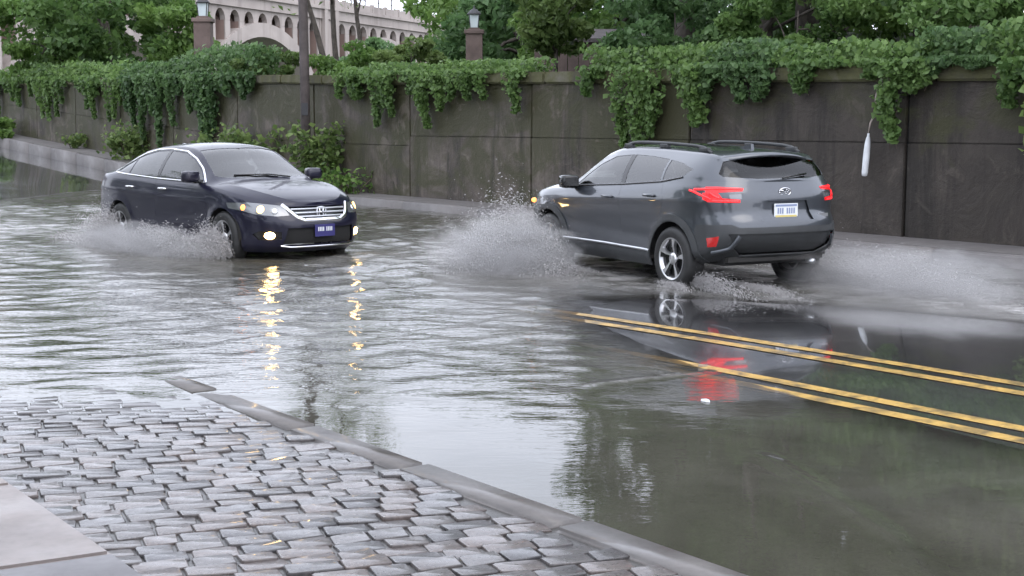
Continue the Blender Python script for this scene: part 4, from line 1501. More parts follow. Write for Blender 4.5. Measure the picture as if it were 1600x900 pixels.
def wheel(root, x, y, side, R, rim_r, width, spokes, style):
    """tyre and alloy; the outer face looks along side * y"""
    zc = R
    w = bpy.data.objects.new('wheel', None)
    COL.objects.link(w)
    w.parent = root
    w.location = (x, y, zc)
    h = width / 2 * side
    bm = bmesh.new()
    prof = [(rim_r - 0.012, -0.9), (rim_r + 0.012, -0.96), (rim_r + 0.05, -1.0), (R - 0.04, -0.97), (R - 0.012, -0.82), (R, -0.55), (R + 0.001, 0), (R, 0.55), (R - 0.012, 0.82), (R - 0.04, 0.97), (rim_r + 0.05, 1.0), (rim_r + 0.012, 0.96), (rim_r - 0.012, 0.9)]
    add_lathe(bm, [(r, h * q) for r, q in prof], 'y', (0, 0, 0), 48)
    bmesh.ops.recalc_face_normals(bm, faces=bm.faces)
    bm_obj('tyre', bm, M['tyre'], w, True)
    bm = bmesh.new()
    add_lathe(bm, [(rim_r - 0.006, h * 0.93), (rim_r - 0.022, h * 0.90), (rim_r - 0.035, h * 0.5), (rim_r - 0.05, -h * 0.8)], 'y', (0, 0, 0), 48)
    bmesh.ops.recalc_face_normals(bm, faces=bm.faces)
    bm_obj('rim', bm, M['alloy'], w, True)
    bm = bmesh.new()
    r0 = add_lathe(bm, [(rim_r - 0.03, h * 0.30), (0.01, h * 0.28)], 'y', (0, 0, 0), 32)
    bm.faces.new(r0[1])
    bm_obj('brake_disc', bm, M['liner'], w, True)
    for k in range(spokes):
        a0 = 2 * pi * k / spokes + 0.3
        for tw, mt, off in ((0.13, 'alloy', 0.0),) if style == 'plain' else ((0.10, 'alloy', 0.14), (0.10, 'gloss_black', -0.14)):
            bm = bmesh.new()
            vs_ = []
            for r_, hw, yy in ((0.055, 0.030, 0.66), (rim_r * 0.55, 0.022, 0.80), (rim_r - 0.014, 0.034, 0.88)):
                ang_ = a0 + off * (r_ / rim_r)
                c_ = Vector((cos(ang_), 0, sin(ang_))) * r_
                t_ = Vector((-sin(ang_), 0, cos(ang_)))
                vs_.append([bm.verts.new(c_ + t_ * hw + Vector((0, h * yy - side * 0.0, 0))), bm.verts.new(c_ - t_ * hw + Vector((0, h * yy, 0))),
                            bm.verts.new(c_ - t_ * hw * 1.2 + Vector((0, h * yy - side * 0.03, 0))), bm.verts.new(c_ + t_ * hw * 1.2 + Vector((0, h * yy - side * 0.03, 0)))])
            for q in range(2):
                for m_ in range(4):
                    bm.faces.new((vs_[q][m_], vs_[q][(m_ + 1) % 4], vs_[q + 1][(m_ + 1) % 4], vs_[q + 1][m_]))
            bm.faces.new(vs_[0]); bm.faces.new(vs_[-1][::-1])
            bmesh.ops.recalc_face_normals(bm, faces=bm.faces)
            bm_obj('spoke', bm, M[mt], w, False)
    bm = bmesh.new()
    r0 = add_lathe(bm, [(0.066, h * 0.62), (0.064, h * 0.74), (0.03, h * 0.78)], 'y', (0, 0, 0), 20)
    bm.faces.new(r0[2])
    bmesh.ops.recalc_face_normals(bm, faces=bm.faces)
    bm_obj('hub_cap', bm, M['alloy'], w, True)
    return w


def cabin(root, xs, wd, zf, zseat, ztop, dash_x):
    """dark floor, seats with headrests, dashboard, steering wheel: what shows through the glass"""
    box('floor_pan', ((xs[0] + xs[-1]) / 2 - 0.1, 0, zf), (3.0, wd * 1.75, 0.06), M['interior'], root)
    for i, x in enumerate(xs):
        for sy in (-1, 1):
            bm = bmesh.new()
            add_box(bm, (x + 0.12, sy * wd * 0.46, zseat), (0.50, 0.50, 0.16), None, 0.05)
            add_box(bm, (x - 0.16, sy * wd * 0.46, zseat + 0.33), (0.14, 0.48, 0.62), Matrix.Rotation(radians(-14), 3, 'Y'), 0.05)
            bm_obj('seat', bm, M['interior'], root, True)
            bm = bmesh.new()
            add_box(bm, (x - 0.29, sy * wd * 0.46, zseat + 0.76), (0.09, 0.26, 0.19), Matrix.Rotation(radians(-8), 3, 'Y'), 0.035)
            bm_obj('headrest', bm, M['interior'], root, True)
    bm = bmesh.new()
    add_box(bm, (dash_x, 0, ztop), (0.50, wd * 1.7, 0.16), Matrix.Rotation(radians(6), 3, 'Y'), 0.05)
    bm_obj('dashboard', bm, M['interior'], root, True)
    pts = [(dash_x - 0.36 + 0.05 * cos(t), wd * 0.46 + 0.18 * sin(t), ztop + 0.04 + 0.17 * cos(t)) for t in np.linspace(0, 2 * pi, 25)]
    tube('steering_wheel', pts, 0.014, M['interior'], root, 6)


def strip_on(shell_bvh, name, pts, width, thick, axis, mat, root):
    """a raised trim strip laid on the shell along a path given in side or end view"""
    bm = bmesh.new()
    prev = None
    for (p, n_, t_) in pts:
        side = n_.cross(t_).normalized()
        ring = [bm.verts.new(p + side * width / 2), bm.verts.new(p + side * width * 0.4 + n_ * thick), bm.verts.new(p - side * width * 0.4 + n_ * thick), bm.verts.new(p - side * width / 2)]
        if prev:
            for q in range(3):
                bm.faces.new((prev[q], prev[q + 1], ring[q + 1], ring[q]))
        prev = ring
    bmesh.ops.recalc_face_normals(bm, faces=bm.faces)
    return bm_obj(name, bm, mat, root, True)


from mathutils.bvhtree import BVHTree


def on_shell(bvh, path, axis, sgn, n_sub=6, lift=0.0):
    """project a 2d polyline on the shell: axis 'y' = side view (x, z), axis 'x' = end view (y, z)"""
    P3 = []
    for i in range(len(path) - 1):
        for k in range(n_sub):
            t = k / n_sub
            P3.append((path[i][0] * (1 - t) + path[i + 1][0] * t, path[i][1] * (1 - t) + path[i + 1][1] * t))
    P3.append(path[-1])
    hits = []
    for u, v in P3:
        if axis == 'y':
            h = bvh.ray_cast(Vector((u, 3 * sgn, v)), Vector((0, -sgn, 0)))
        else:
            h = bvh.ray_cast(Vector((5 * sgn, u, v)), Vector((-sgn, 0, 0)))
        if h[0] is not None:
            nn_ = h[1]
            if nn_.dot(Vector((0, sgn, 0)) if axis == 'y' else Vector((sgn, 0, 0))) < 0:
                nn_ = -nn_
            hits.append((h[0] + nn_ * lift, nn_))
    out = []
    for i, (p, n_) in enumerate(hits):
        t_ = (hits[min(i + 1, len(hits) - 1)][0] - hits[max(i - 1, 0)][0]).normalized()
        out.append((p, n_, t_))
    return out


def mirror(root, x, y, z, sgn, paint, big=1.0):
    m_ = bpy.data.objects.new('door_mirror', None)
    COL.objects.link(m_)
    m_.parent = root
    m_.location = (x, y * sgn, z)
    bm = bmesh.new()
    add_box(bm, (0.0, sgn * 0.12, 0.03), (0.17 * big, 0.22, 0.14 * big), Matrix.Rotation(radians(sgn * -12), 3, 'Z'), 0.045)
    bm_obj('mirror_shell', bm, paint, m_, True)
    bm = bmesh.new()
    add_box(bm, (0.02, sgn * 0.02, -0.03), (0.08, 0.12, 0.05), None, 0.015)
    bm_obj('mirror_arm', bm, M['gloss_black'], m_, True)
    bm = bmesh.new()
    add_box(bm, (-0.088 * big, sgn * 0.13, 0.03), (0.006, 0.17, 0.105), Matrix.Rotation(radians(sgn * -12), 3, 'Z'), 0.002)
    bm_obj('mirror_glass', bm, M['gloss_black'], m_)


def flat_text_bars(bm, y0, y1, z, h, x, n, sgn):
    """a run of small upright strokes standing in for unreadable plate characters"""
    w = (y1 - y0) / n
    for k in range(n):
        if k == n // 2:
            continue
        add_box(bm, (x, y0 + (k + 0.5) * w, z), (0.004, w * 0.55, h))


# ---- the dark blue saloon ------------------------------------------------
RA = 0.355
sedan_P = dict(af=1.25, ar=1.15, pf=2.9, pr=3.4, xf=2.35, xr=-2.47, w=0.915, cols=150,
    front_prof=[(0, -0.10), (0.12, -0.02), (0.35, 0.02), (0.6, 0.03), (0.85, -0.03), (1.0, -0.11)],
    rear_prof=[(0, 0.16), (0.15, 0.03), (0.45, 0.0), (0.7, 0.05), (0.9, 0.07), (1.0, 0.11)],
    side_prof=[(0, 0.93), (0.12, 0.972), (0.3, 0.975), (0.5, 0.985), (0.72, 1.0), (0.86, 0.99), (0.95, 0.965), (1.0, 0.94)],
    zbot=[(-2.5, 0.27), (-1.9, 0.22), (-1.0, 0.19), (1.2, 0.19), (1.9, 0.18), (2.4, 0.19)],
    zsh=[(-2.5, 1.00), (-2.2, 1.025), (-1.7, 1.035), (-1.0, 1.015), (0.0, 0.985), (0.9, 0.955), (1.4, 0.90), (1.9, 0.815), (2.2, 0.74), (2.4, 0.69)],
    zc=[(-2.5, 1.02), (-2.36, 1.07), (-2.2, 1.085), (-1.86, 1.11), (-1.62, 1.195), (-1.3, 1.325), (-1.0, 1.405), (-0.6, 1.452), (-0.2, 1.465), (0.1, 1.45), (0.34, 1.405), (0.7, 1.235), (1.0, 1.085), (1.14, 1.025), (1.35, 1.0), (1.8, 0.925), (2.1, 0.84), (2.24, 0.77), (2.4, 0.70)],
    ry=[(-2.5, 0.8), (-2.0, 0.80), (-1.7, 0.79), (-1.3, 0.715), (-0.8, 0.68), (0.0, 0.675), (0.3, 0.69), (0.7, 0.765), (0.95, 0.83), (1.15, 0.86), (1.4, 0.85), (2.0, 0.8), (2.4, 0.75)],
    rz=[(-2.5, 0.7), (-2.1, 0.65), (-1.8, 0.55), (-1.6, 0.72), (-1.3, 0.84), (-0.8, 0.88), (0.0, 0.89), (0.3, 0.875), (0.6, 0.82), (0.85, 0.66), (1.05, 0.36), (1.2, 0.55), (1.5, 0.72), (2.0, 0.75), (2.4, 0.7)],
    bow=0.025, crown=2.4,
    arches=[(1.385, 0.33, RA, 0.014), (-1.39, 0.33, RA, 0.014)],
    creases=[(0.86, -2.1, 1.0, 0.010, 0.03, -0.03), (0.42, -1.0, 0.95, 0.008, 0.05, 0.03)])


def build_sedan():
    S_ = CarShell(sedan_P)
    bvh = BVHTree.FromBMesh(S_.bm)
    side_ok = lambda f: f[S_.rowl] == 1
    belt_ok = lambda f: f[S_.rowl] == 0
    top_ok = lambda f: f[S_.rowl] == 2
    fr_ok = lambda f: f[S_.rowl] == 0 and f.calc_center_median().x > 1.2
    re_ok = lambda f: f.calc_center_median().x < -1.5
    # side glass
    S_.carve([(0.80, 1.005), (0.62, 1.135), (0.40, 1.245), (0.10, 1.335), (-0.30, 1.362), (-0.30, 1.02)], (0, 2), 1, side_ok)
    S_.carve([(-0.38, 1.025), (-0.38, 1.362), (-0.70, 1.350), (-1.00, 1.300), (-1.16, 1.255), (-1.16, 1.055)], (0, 2), 2, side_ok)
    S_.carve([(-1.19, 1.056), (-1.19, 1.243), (-1.40, 1.155), (-1.52, 1.085)], (0, 2), 3, side_ok)
    S_.carve([(-0.30, 1.02), (-0.30, 1.362), (-0.38, 1.362), (-0.38, 1.025)], (0, 2), 4, side_ok)
    # windscreen and rear window in plan
    S_.carve([(1.10, 0.0), (1.08, 0.30), (1.00, 0.56), (0.90, 0.70), (0.60, 0.63), (0.30, 0.565), (0.35, 0.30), (0.37, 0.0), (0.35, -0.30), (0.30, -0.565), (0.60, -0.63), (0.90, -0.70), (1.00, -0.56), (1.08, -0.30)], (0, 1), 5, lambda f: f[S_.rowl] == 2)
    S_.carve([(-1.10, 0.0), (-1.08, 0.40), (-1.05, 0.56), (-1.40, 0.60), (-1.66, 0.64), (-1.76, 0.35), (-1.80, 0.0), (-1.76, -0.35), (-1.66, -0.64), (-1.40, -0.60), (-1.05, -0.56), (-1.08, -0.40)], (0, 1), 6, lambda f: f[S_.rowl] == 2)
    # wheel openings
    for xw in (1.385, -1.39):
        S_.carve(circ(xw, 0.33, RA + 0.012), (0, 2), 99, lambda f: belt_ok(f) and abs(f.calc_center_median().y) > 0.55)
    # lamps, grille and intake on the nose (end view: y, z)
    for sg in (1, -1):
        S_.carve([(sg * 0.50, 0.735), (sg * 0.46, 0.625), (sg * 0.60, 0.615), (sg * 0.78, 0.635), (sg * 0.91, 0.70), (sg * 0.90, 0.765), (sg * 0.80, 0.775)], (1, 2), 10, lambda f: fr_ok(f))
        S_.carve([(sg * 0.57, 0.43), (sg * 0.56, 0.34), (sg * 0.76, 0.33), (sg * 0.80, 0.40), (sg * 0.76, 0.44)], (1, 2), 11, fr_ok)
    S_.carve([(-0.44, 0.725), (0.44, 0.725), (0.36, 0.585), (0.28, 0.555), (-0.28, 0.555), (-0.36, 0.585)], (1, 2), 12, fr_ok)
    S_.carve([(-0.50, 0.475), (0.50, 0.475), (0.54, 0.27), (-0.54, 0.27)], (1, 2), 13, fr_ok)
    # tail lamps
    for sg in (1, -1):
        S_.carve([(sg * 0.92, 0.96), (sg * 0.58, 0.94), (sg * 0.55, 0.83), (sg * 0.92, 0.78)], (1, 2), 14, lambda f: f.calc_center_median().x < -2.12 and belt_ok(f))
    # doors, bonnet, boot lid and bumpers
    S_.carve([(0.98, 0.93), (0.955, 0.955), (-0.34, 1.01), (-0.34, 0.27), (0.93, 0.27), (1.00, 0.6)], (0, 2), 20, belt_ok)
    S_.carve([(-0.355, 1.01), (-1.20, 1.03), (-1.17, 0.85), (-1.06, 0.68), (-0.97, 0.45), (-0.94, 0.27), (-0.355, 0.27)], (0, 2), 21, belt_ok)
    S_.carve([(1.15, 0.0), (1.12, 0.40), (1.06, 0.63), (1.35, 0.70), (1.75, 0.66), (2.02, 0.58), (2.14, 0.40), (2.19, 0.0), (2.14, -0.40), (2.02, -0.58), (1.75, -0.66), (1.35, -0.70), (1.06, -0.63), (1.12, -0.40)], (0, 1), 22, top_ok)
    S_.carve([(1.78, 0.60), (1.86, 0.64), (2.6, 0.72), (2.6, 0.1), (1.73, 0.1), (1.73, 0.45)], (0, 2), 23, lambda f: belt_ok(f) and f.calc_center_median().x > 1.6)
    S_.carve([(-1.78, 0.70), (-2.6, 0.74), (-2.6, 0.1), (-1.74, 0.1), (-1.74, 0.45)], (0, 2), 24, lambda f: belt_ok(f) and f.calc_center_median().x < -1.6)
    root = empty('dark_blue_saloon')
    p = M['paint_sedan']
    parts = S_.split({0: ('body', p, False, 0), 1: ('front_side_window', M['glass'], True, 0.004), 2: ('rear_side_window', M['glass_dark'], True, 0.004), 3: ('quarter_window', M['glass_dark'], True, 0.004),
        4: ('door_pillar', M['gloss_black'], True, 0.001), 5: ('windscreen', M['glass'], False, 0.004), 6: ('rear_window', M['glass_dark'], False, 0.004),
        10: ('headlight', M['lens'], True, -0.002), 11: ('fog_light_recess', M['gloss_black'], True, 0.018), 12: ('grille', M['gloss_black'], False, 0.022), 13: ('air_intake', M['liner'], False, 0.03),
        14: ('tail_light', M['red_reflector'], True, -0.002), 20: ('front_door', p, True, -0.001), 21: ('rear_door', p, True, -0.001), 22: ('bonnet', p, False, -0.001), 23: ('front_bumper', p, False, -0.001), 24: ('rear_bumper', p, False, -0.001)}, root)
    S_.bm.free()
    # lamp interiors
    for k, sg in enumerate((1, -1)):
        hl = parts[10][k]
        def lens(name, yy, zz, r, mat, lift=0.006, sq=1.0):
            h = bvh.ray_cast(Vector((5, yy, zz)), Vector((-1, 0, 0)))
            bm = bmesh.new()
            rr_ = [(0.001, 0.012), (r * 0.5, 0.010), (r * 0.85, 0.005), (r, -0.004)]
            nn_ = h[1] if h[1].x > 0 else -h[1]
            rot = nn_.to_track_quat('Z', 'Y').to_matrix()
            rings = add_lathe(bm, rr_, 'z', (0, 0, 0), 18)
            for v in bm.verts:
                v.co = rot @ Vector((v.co.x, v.co.y * sq, v.co.z)) + h[0] + nn_ * lift
            bmesh.ops.recalc_face_normals(bm, faces=bm.faces)
            return bm_obj(name, bm, mat, hl, True)
        lens('lamp_bulb', sg * 0.735, 0.695, 0.050, M['lamp_white'])
        lens('indicator_bulb', sg * 0.845, 0.715, 0.036, M['lamp_amber'])
        lens('lamp_reflector', sg * 0.61, 0.675, 0.042, M['silver'])
    for sg in (1, -1):
        h = bvh.ray_cast(Vector((5, sg * 0.68, 0.385)), Vector((-1, 0, 0)))
        nn_ = h[1] if h[1].x > 0 else -h[1]
        bm = bmesh.new()
        rot = nn_.to_track_quat('Z', 'Y').to_matrix()
        rings = add_lathe(bm, [(0.001, 0.014), (0.03, 0.012), (0.048, 0.004), (0.052, -0.02)], 'z', (0, 0, 0), 18)
        for v in bm.verts:
            v.co = rot @ Vector((v.co.x * 1.35, v.co.y * 0.8, v.co.z)) + h[0] + nn_ * 0.004
        bmesh.ops.recalc_face_normals(bm, faces=bm.faces)
        bm_obj('fog_light', bm, M['lamp_fog'], root, True)
    # chrome grille frame, bars and emblem
    for path, w_ in (([(-0.50, 0.745), (-0.37, 0.60), (-0.27, 0.562), (0.27, 0.562), (0.37, 0.60), (0.50, 0.745)], 0.050),):
        strip_on(bvh, 'grille_surround', on_shell(bvh, path, 'x', 1, 8, 0.0), w_, 0.016, 'x', M['chrome'], root)
    for zz, yw in ((0.700, 0.41), (0.655, 0.385), (0.610, 0.345)):
        strip_on(bvh, 'grille_bar', on_shell(bvh, [(-yw, zz), (yw, zz)], 'x', 1, 14, -0.012), 0.020, 0.010, 'x', M['silver'], root)
    strip_on(bvh, 'lower_trim', on_shell(bvh, [(-0.56, 0.262), (-0.45, 0.245), (0.45, 0.245), (0.56, 0.262)], 'x', 1, 8, 0.0), 0.022, 0.012, 'x', M['chrome'], root)
    h = bvh.ray_cast(Vector((5, 0, 0.655)), Vector((-1, 0, 0)))
    ex = h[0].x + 0.012
    bm = bmesh.new()
    rim_ = [(0.062, -0.052), (0.072, 0.0), (0.060, 0.052), (0.0, 0.060), (-0.060, 0.052), (-0.072, 0.0), (-0.062, -0.052), (0.0, -0.060)]
    add_tube(bm, [(ex, a, 0.655 + b) for a, b in rim_ + rim_[:1]], 0.007, 6)
    add_tube(bm, [(ex, -0.030, 0.700), (ex, -0.024, 0.655), (ex, -0.034, 0.612)], 0.008, 6)
    add_tube(bm, [(ex, 0.030, 0.700), (ex, 0.024, 0.655), (ex, 0.034, 0.612)], 0.008, 6)
    add_tube(bm, [(ex, -0.025, 0.655), (ex, 0.025, 0.655)], 0.007, 6)
    bm_obj('emblem', bm, M['chrome'], root, True)
    # front plate
    h = bvh.ray_cast(Vector((5, 0, 0.42)), Vector((-1, 0, 0)))
    px = h[0].x + 0.012
    bm = bmesh.new()
    add_box(bm, (px, 0, 0.435), (0.008, 0.31, 0.145), None, 0.003)
    pl = bm_obj('number_plate', bm, M['plate_blue'], root)
    bm = bmesh.new()
    flat_text_bars(bm, -0.115, 0.115, 0.452, 0.05, px + 0.006, 9, 1)
    bm_obj('plate_lettering', bm, M['plate_white'], pl)['kind'] = 'stuff'
    # bright strip round the side glass, door handles, mirrors
    for sg in (1, -1):
        strip_on(bvh, 'window_trim', on_shell(bvh, [(0.88, 0.985), (0.63, 1.155), (0.40, 1.268), (0.10, 1.356), (-0.34, 1.383), (-0.70, 1.371), (-1.00, 1.322), (-1.18, 1.268), (-1.42, 1.170), (-1.60, 1.072)], 'y', sg, 5, 0.0), 0.024, 0.008, 'y', M['chrome'], root)
        strip_on(bvh, 'window_trim', on_shell(bvh, [(0.86, 0.985), (-0.34, 1.008), (-1.18, 1.040), (-1.58, 1.062)], 'y', sg, 8, 0.002), 0.018, 0.008, 'y', M['chrome'], root)
        for hx in (-0.12, -1.02):
            h = bvh.ray_cast(Vector((hx, 3 * sg, 0.885)), Vector((0, -sg, 0)))
            bm = bmesh.new()
            add_tube(bm, [(hx - 0.10, h[0].y, 0.885), (hx - 0.075, h[0].y + sg * 0.03, 0.887), (hx + 0.075, h[0].y + sg * 0.03, 0.887), (hx + 0.10, h[0].y, 0.885)], [0.010, 0.014, 0.014, 0.010], 8)
            bm_obj('door_handle', bm, M['chrome'], root, True)
        mirror(root, 0.74, 0.86, 1.03, sg, p)
    for xw in (1.385, -1.39):
        for sg in (1, -1):
            wheel(root, xw, sg * 0.80, sg, 0.33, 0.225, 0.215, 5 if True else 0, 'twin')
            bm = bmesh.new()
            add_lathe(bm, [(RA + 0.03, sg * 0.90), (RA + 0.03, sg * 0.55), (0.02, sg * 0.54)], 'y', (xw, 0, 0.33), 30)
            for f_ in [f_ for f_ in bm.faces if f_.calc_center_median().z < 0.30]:
                bm.faces.remove(f_)
            bm_obj('arch_liner', bm, M['liner'], root, True)
    cabin(root, (0.05, -0.85), 0.74, 0.30, 0.52, 0.93, 0.78)
    for sg in (1, -1):
        tube('wiper', [(1.10, sg * 0.10 + 0.25, 1.04), (1.04, sg * 0.10 - 0.05, 1.075), (0.98, sg * 0.10 - 0.36, 1.075)], 0.009, M['gloss_black'], root, 6)
    bm = bmesh.new()
    add_extrude(bm, [(-0.95, 1.425), (-1.13, 1.395), (-1.12, 1.44)], lambda u, v, w: Vector((u, -0.02 + w, v + 0.005)), 0.04)
    bmesh.ops.recalc_face_normals(bm, faces=bm.faces)
    bm_obj('roof_aerial', bm, p, root)
    return root


sedan = build_sedan()
sedan.location = (-4.17, 20.5, -0.09)
sedan.scale = (1.02, 1.04, 1.105)
sedan.rotation_euler = (0, 0, radians(-46.5))
tag(sedan, 'dark blue four-door saloon with lit headlights ploughing through the flood', 'car')

# ---- the slate grey crossover -------------------------------------------
RB = 0.385
suv_P = dict(af=1.15, ar=0.95, pf=3.1, pr=3.8, xf=2.24, xr=-2.22, w=0.90, cols=150,
    front_prof=[(0, -0.14), (0.12, -0.03), (0.35, 0.01), (0.6, 0.02), (0.85, -0.01), (1.0, -0.08)],
    rear_prof=[(0, 0.24), (0.13, 0.06), (0.3, 0.0), (0.48, 0.02), (0.60, 0.07), (0.8, 0.085), (1.0, 0.15)],
    side_prof=[(0, 0.94), (0.12, 0.985), (0.3, 0.975), (0.5, 0.975), (0.70, 0.995), (0.84, 1.0), (0.94, 0.98), (1.0, 0.955)],
    zbot=[(-2.3, 0.44), (-1.8, 0.35), (-1.0, 0.25), (1.2, 0.25), (1.8, 0.26), (2.3, 0.30)],
    zsh=[(-2.3, 1.175), (-2.0, 1.19), (-1.6, 1.195), (-1.0, 1.145), (0.0, 1.085), (0.8, 1.035), (1.3, 1.0), (1.8, 0.95), (2.1, 0.88), (2.3, 0.83)],
    zc=[(-2.3, 1.14), (-2.085, 1.205), (-2.03, 1.24), (-1.93, 1.345), (-1.84, 1.435), (-1.77, 1.485), (-1.68, 1.505), (-1.3, 1.535), (-0.8, 1.56), (-0.3, 1.57), (0.05, 1.555), (0.28, 1.51), (0.6, 1.355), (0.95, 1.175), (1.10, 1.105), (1.3, 1.08), (1.7, 1.03), (2.0, 0.95), (2.15, 0.88), (2.3, 0.82)],
    ry=[(-2.3, 0.88), (-2.08, 0.86), (-1.9, 0.80), (-1.75, 0.755), (-1.3, 0.74), (-0.4, 0.725), (0.2, 0.725), (0.6, 0.785), (0.9, 0.84), (1.1, 0.87), (1.4, 0.86), (2.0, 0.8), (2.3, 0.75)],
    rz=[(-2.3, 0.5), (-2.08, 0.55), (-2.0, 0.75), (-1.85, 0.86), (-1.6, 0.90), (-0.8, 0.905), (0.0, 0.90), (0.3, 0.88), (0.6, 0.82), (0.85, 0.66), (1.05, 0.36), (1.2, 0.55), (1.5, 0.72), (2.0, 0.75), (2.3, 0.7)],
    bow=0.03, crown=2.6,
    arches=[(1.335, 0.36, RB, 0.022), (-1.335, 0.36, RB, 0.022)],
    creases=[(1.0, -2.0, 1.1, 0.014, 0.035, -0.03), (0.55, -0.9, 0.9, -0.012, 0.08, 0.05)])


def build_suv():
    S_ = CarShell(suv_P)
    bvh = BVHTree.FromBMesh(S_.bm)
    side_ok = lambda f: f[S_.rowl] == 1
    belt_ok = lambda f: f[S_.rowl] == 0
    top_ok = lambda f: f[S_.rowl] == 2
    re_ok = lambda f: f.calc_center_median().x < -1.35
    fr_ok = lambda f: f[S_.rowl] == 0 and f.calc_center_median().x > 1.2
    S_.carve([(0.74, 1.075), (0.56, 1.205), (0.34, 1.33), (0.08, 1.42), (-0.25, 1.445), (-0.25, 1.125)], (0, 2), 1, side_ok)
    S_.carve([(-0.34, 1.130), (-0.34, 1.446), (-0.70, 1.437), (-1.05, 1.41), (-1.05, 1.180)], (0, 2), 2, side_ok)
    S_.carve([(-1.09, 1.185), (-1.09, 1.405), (-1.35, 1.375), (-1.58, 1.315), (-1.46, 1.240)], (0, 2), 3, side_ok)
    S_.carve([(-0.25, 1.125), (-0.25, 1.446), (-0.34, 1.446), (-0.34, 1.130)], (0, 2), 4, side_ok)
    S_.carve([(1.05, 0.0), (1.03, 0.30), (0.96, 0.56), (0.86, 0.68), (0.56, 0.63), (0.27, 0.585), (0.31, 0.30), (0.33, 0.0), (0.31, -0.30), (0.27, -0.585), (0.56, -0.63), (0.86, -0.68), (0.96, -0.56), (1.03, -0.30)], (0, 1), 5, top_ok)
    # tailgate glass in end view
    S_.carve([(-0.60, 1.40), (-0.30, 1.445), (0.30, 1.445), (0.60, 1.40), (0.685, 1.275), (0.66, 1.245), (0.30, 1.222), (-0.30, 1.222), (-0.66, 1.245), (-0.685, 1.275)], (1, 2), 6, lambda f: f.calc_center_median().x < -1.70 and f[S_.rowl] >= 1)
    for xw in (1.335, -1.335):
        S_.carve(circ(xw, 0.36, RB + 0.012), (0, 2), 99, lambda f: belt_ok(f) and abs(f.calc_center_median().y) > 0.5)
    # tail lamps: an outer block with two arms reaching inwards
    for sg in (1, -1):
        S_.carve([(sg * 0.93, 1.135), (sg * 0.93, 1.085), (sg * 0.82, 0.985), (sg * 0.56, 0.980), (sg * 0.56, 1.012), (sg * 0.72, 1.026), (sg * 0.75, 1.085), (sg * 0.52, 1.098), (sg * 0.50, 1.128), (sg * 0.74, 1.142)], (1, 2), 10, lambda f: f.calc_center_median().x < -1.83 and belt_ok(f))
        S_.carve([(sg * 0.54, 1.016), (sg * 0.66, 1.026), (sg * 0.66, 1.070), (sg * 0.53, 1.075)], (1, 2), 11, lambda f: re_ok(f) and belt_ok(f))
    # number plate recess, lower black bumper, reflectors
    S_.carve([(-0.28, 0.99), (0.28, 0.99), (0.34, 0.79), (-0.34, 0.79)], (1, 2), 12, lambda f: re_ok(f) and belt_ok(f))
    for sg in (1, -1):
        S_.carve([(sg * 0.765, 0.635), (sg * 0.830, 0.610), (sg * 0.822, 0.515), (sg * 0.772, 0.525)], (1, 2), 13, lambda f: f.calc_center_median().x < -1.75 and belt_ok(f))
    S_.carve([(-0.70, 0.66), (0.70, 0.66), (0.62, 0.50), (0.50, 0.42), (-0.50, 0.42), (-0.62, 0.50)], (1, 2), 14, lambda f: f.calc_center_median().x < -1.75 and belt_ok(f))
    # front lamps and grille
    for sg in (1, -1):
        S_.carve([(sg * 0.50, 0.84), (sg * 0.50, 0.76), (sg * 0.72, 0.745), (sg * 0.90, 0.80), (sg * 0.90, 0.885), (sg * 0.72, 0.88)], (1, 2), 15, fr_ok)
    S_.carve([(-0.46, 0.84), (0.46, 0.84), (0.40, 0.62), (-0.40, 0.62)], (1, 2), 16, fr_ok)
    # black cladding: arch trims and sill
    for tg, xw in ((17, 1.335), (26, -1.335)):
        S_.carve(circ(xw, 0.36, RB + 0.085, 30), (0, 2), tg, lambda f: belt_ok(f) and abs(f.calc_center_median().y) > 0.5)
    S_.carve([(1.00, 0.10), (1.00, 0.43), (-1.00, 0.41), (-1.00, 0.10)], (0, 2), 18, lambda f: belt_ok(f) and abs(f.calc_center_median().y) > 0.5)
    # doors, bonnet, tailgate, bumpers
    S_.carve([(0.90, 1.0), (0.88, 1.025), (-0.29, 1.09), (-0.29, 0.42), (0.88, 0.435), (0.93, 0.7)], (0, 2), 20, belt_ok)
    S_.carve([(-0.305, 1.09), (-1.12, 1.15), (-1.18, 0.98), (-1.05, 0.75), (-0.97, 0.55), (-0.95, 0.412), (-0.305, 0.42)], (0, 2), 21, belt_ok)
    S_.carve([(1.10, 0.0), (1.07, 0.40), (1.02, 0.60), (1.30, 0.68), (1.70, 0.64), (1.95, 0.56), (2.06, 0.40), (2.10, 0.0), (2.06, -0.40), (1.95, -0.56), (1.70, -0.64), (1.30, -0.68), (1.02, -0.60), (1.07, -0.40)], (0, 1), 22, top_ok)
    S_.carve([(1.70, 0.72), (2.6, 0.74), (2.6, 0.1), (1.66, 0.1), (1.66, 0.5)], (0, 2), 23, lambda f: belt_ok(f) and f.calc_center_median().x > 1.5)
    S_.carve([(-0.72, 1.19), (0.72, 1.19), (0.70, 0.77), (0.60, 0.725), (-0.60, 0.725), (-0.70, 0.77)], (1, 2), 25, lambda f: f.calc_center_median().x < -1.75 and belt_ok(f))
    S_.carve([(-1.74, 0.745), (-2.6, 0.77), (-2.6, 0.1), (-1.66, 0.1), (-1.66, 0.5)], (0, 2), 24, lambda f: belt_ok(f) and f.calc_center_median().x < -1.5)
    root = empty('slate_grey_crossover')
    p = M['paint_suv']
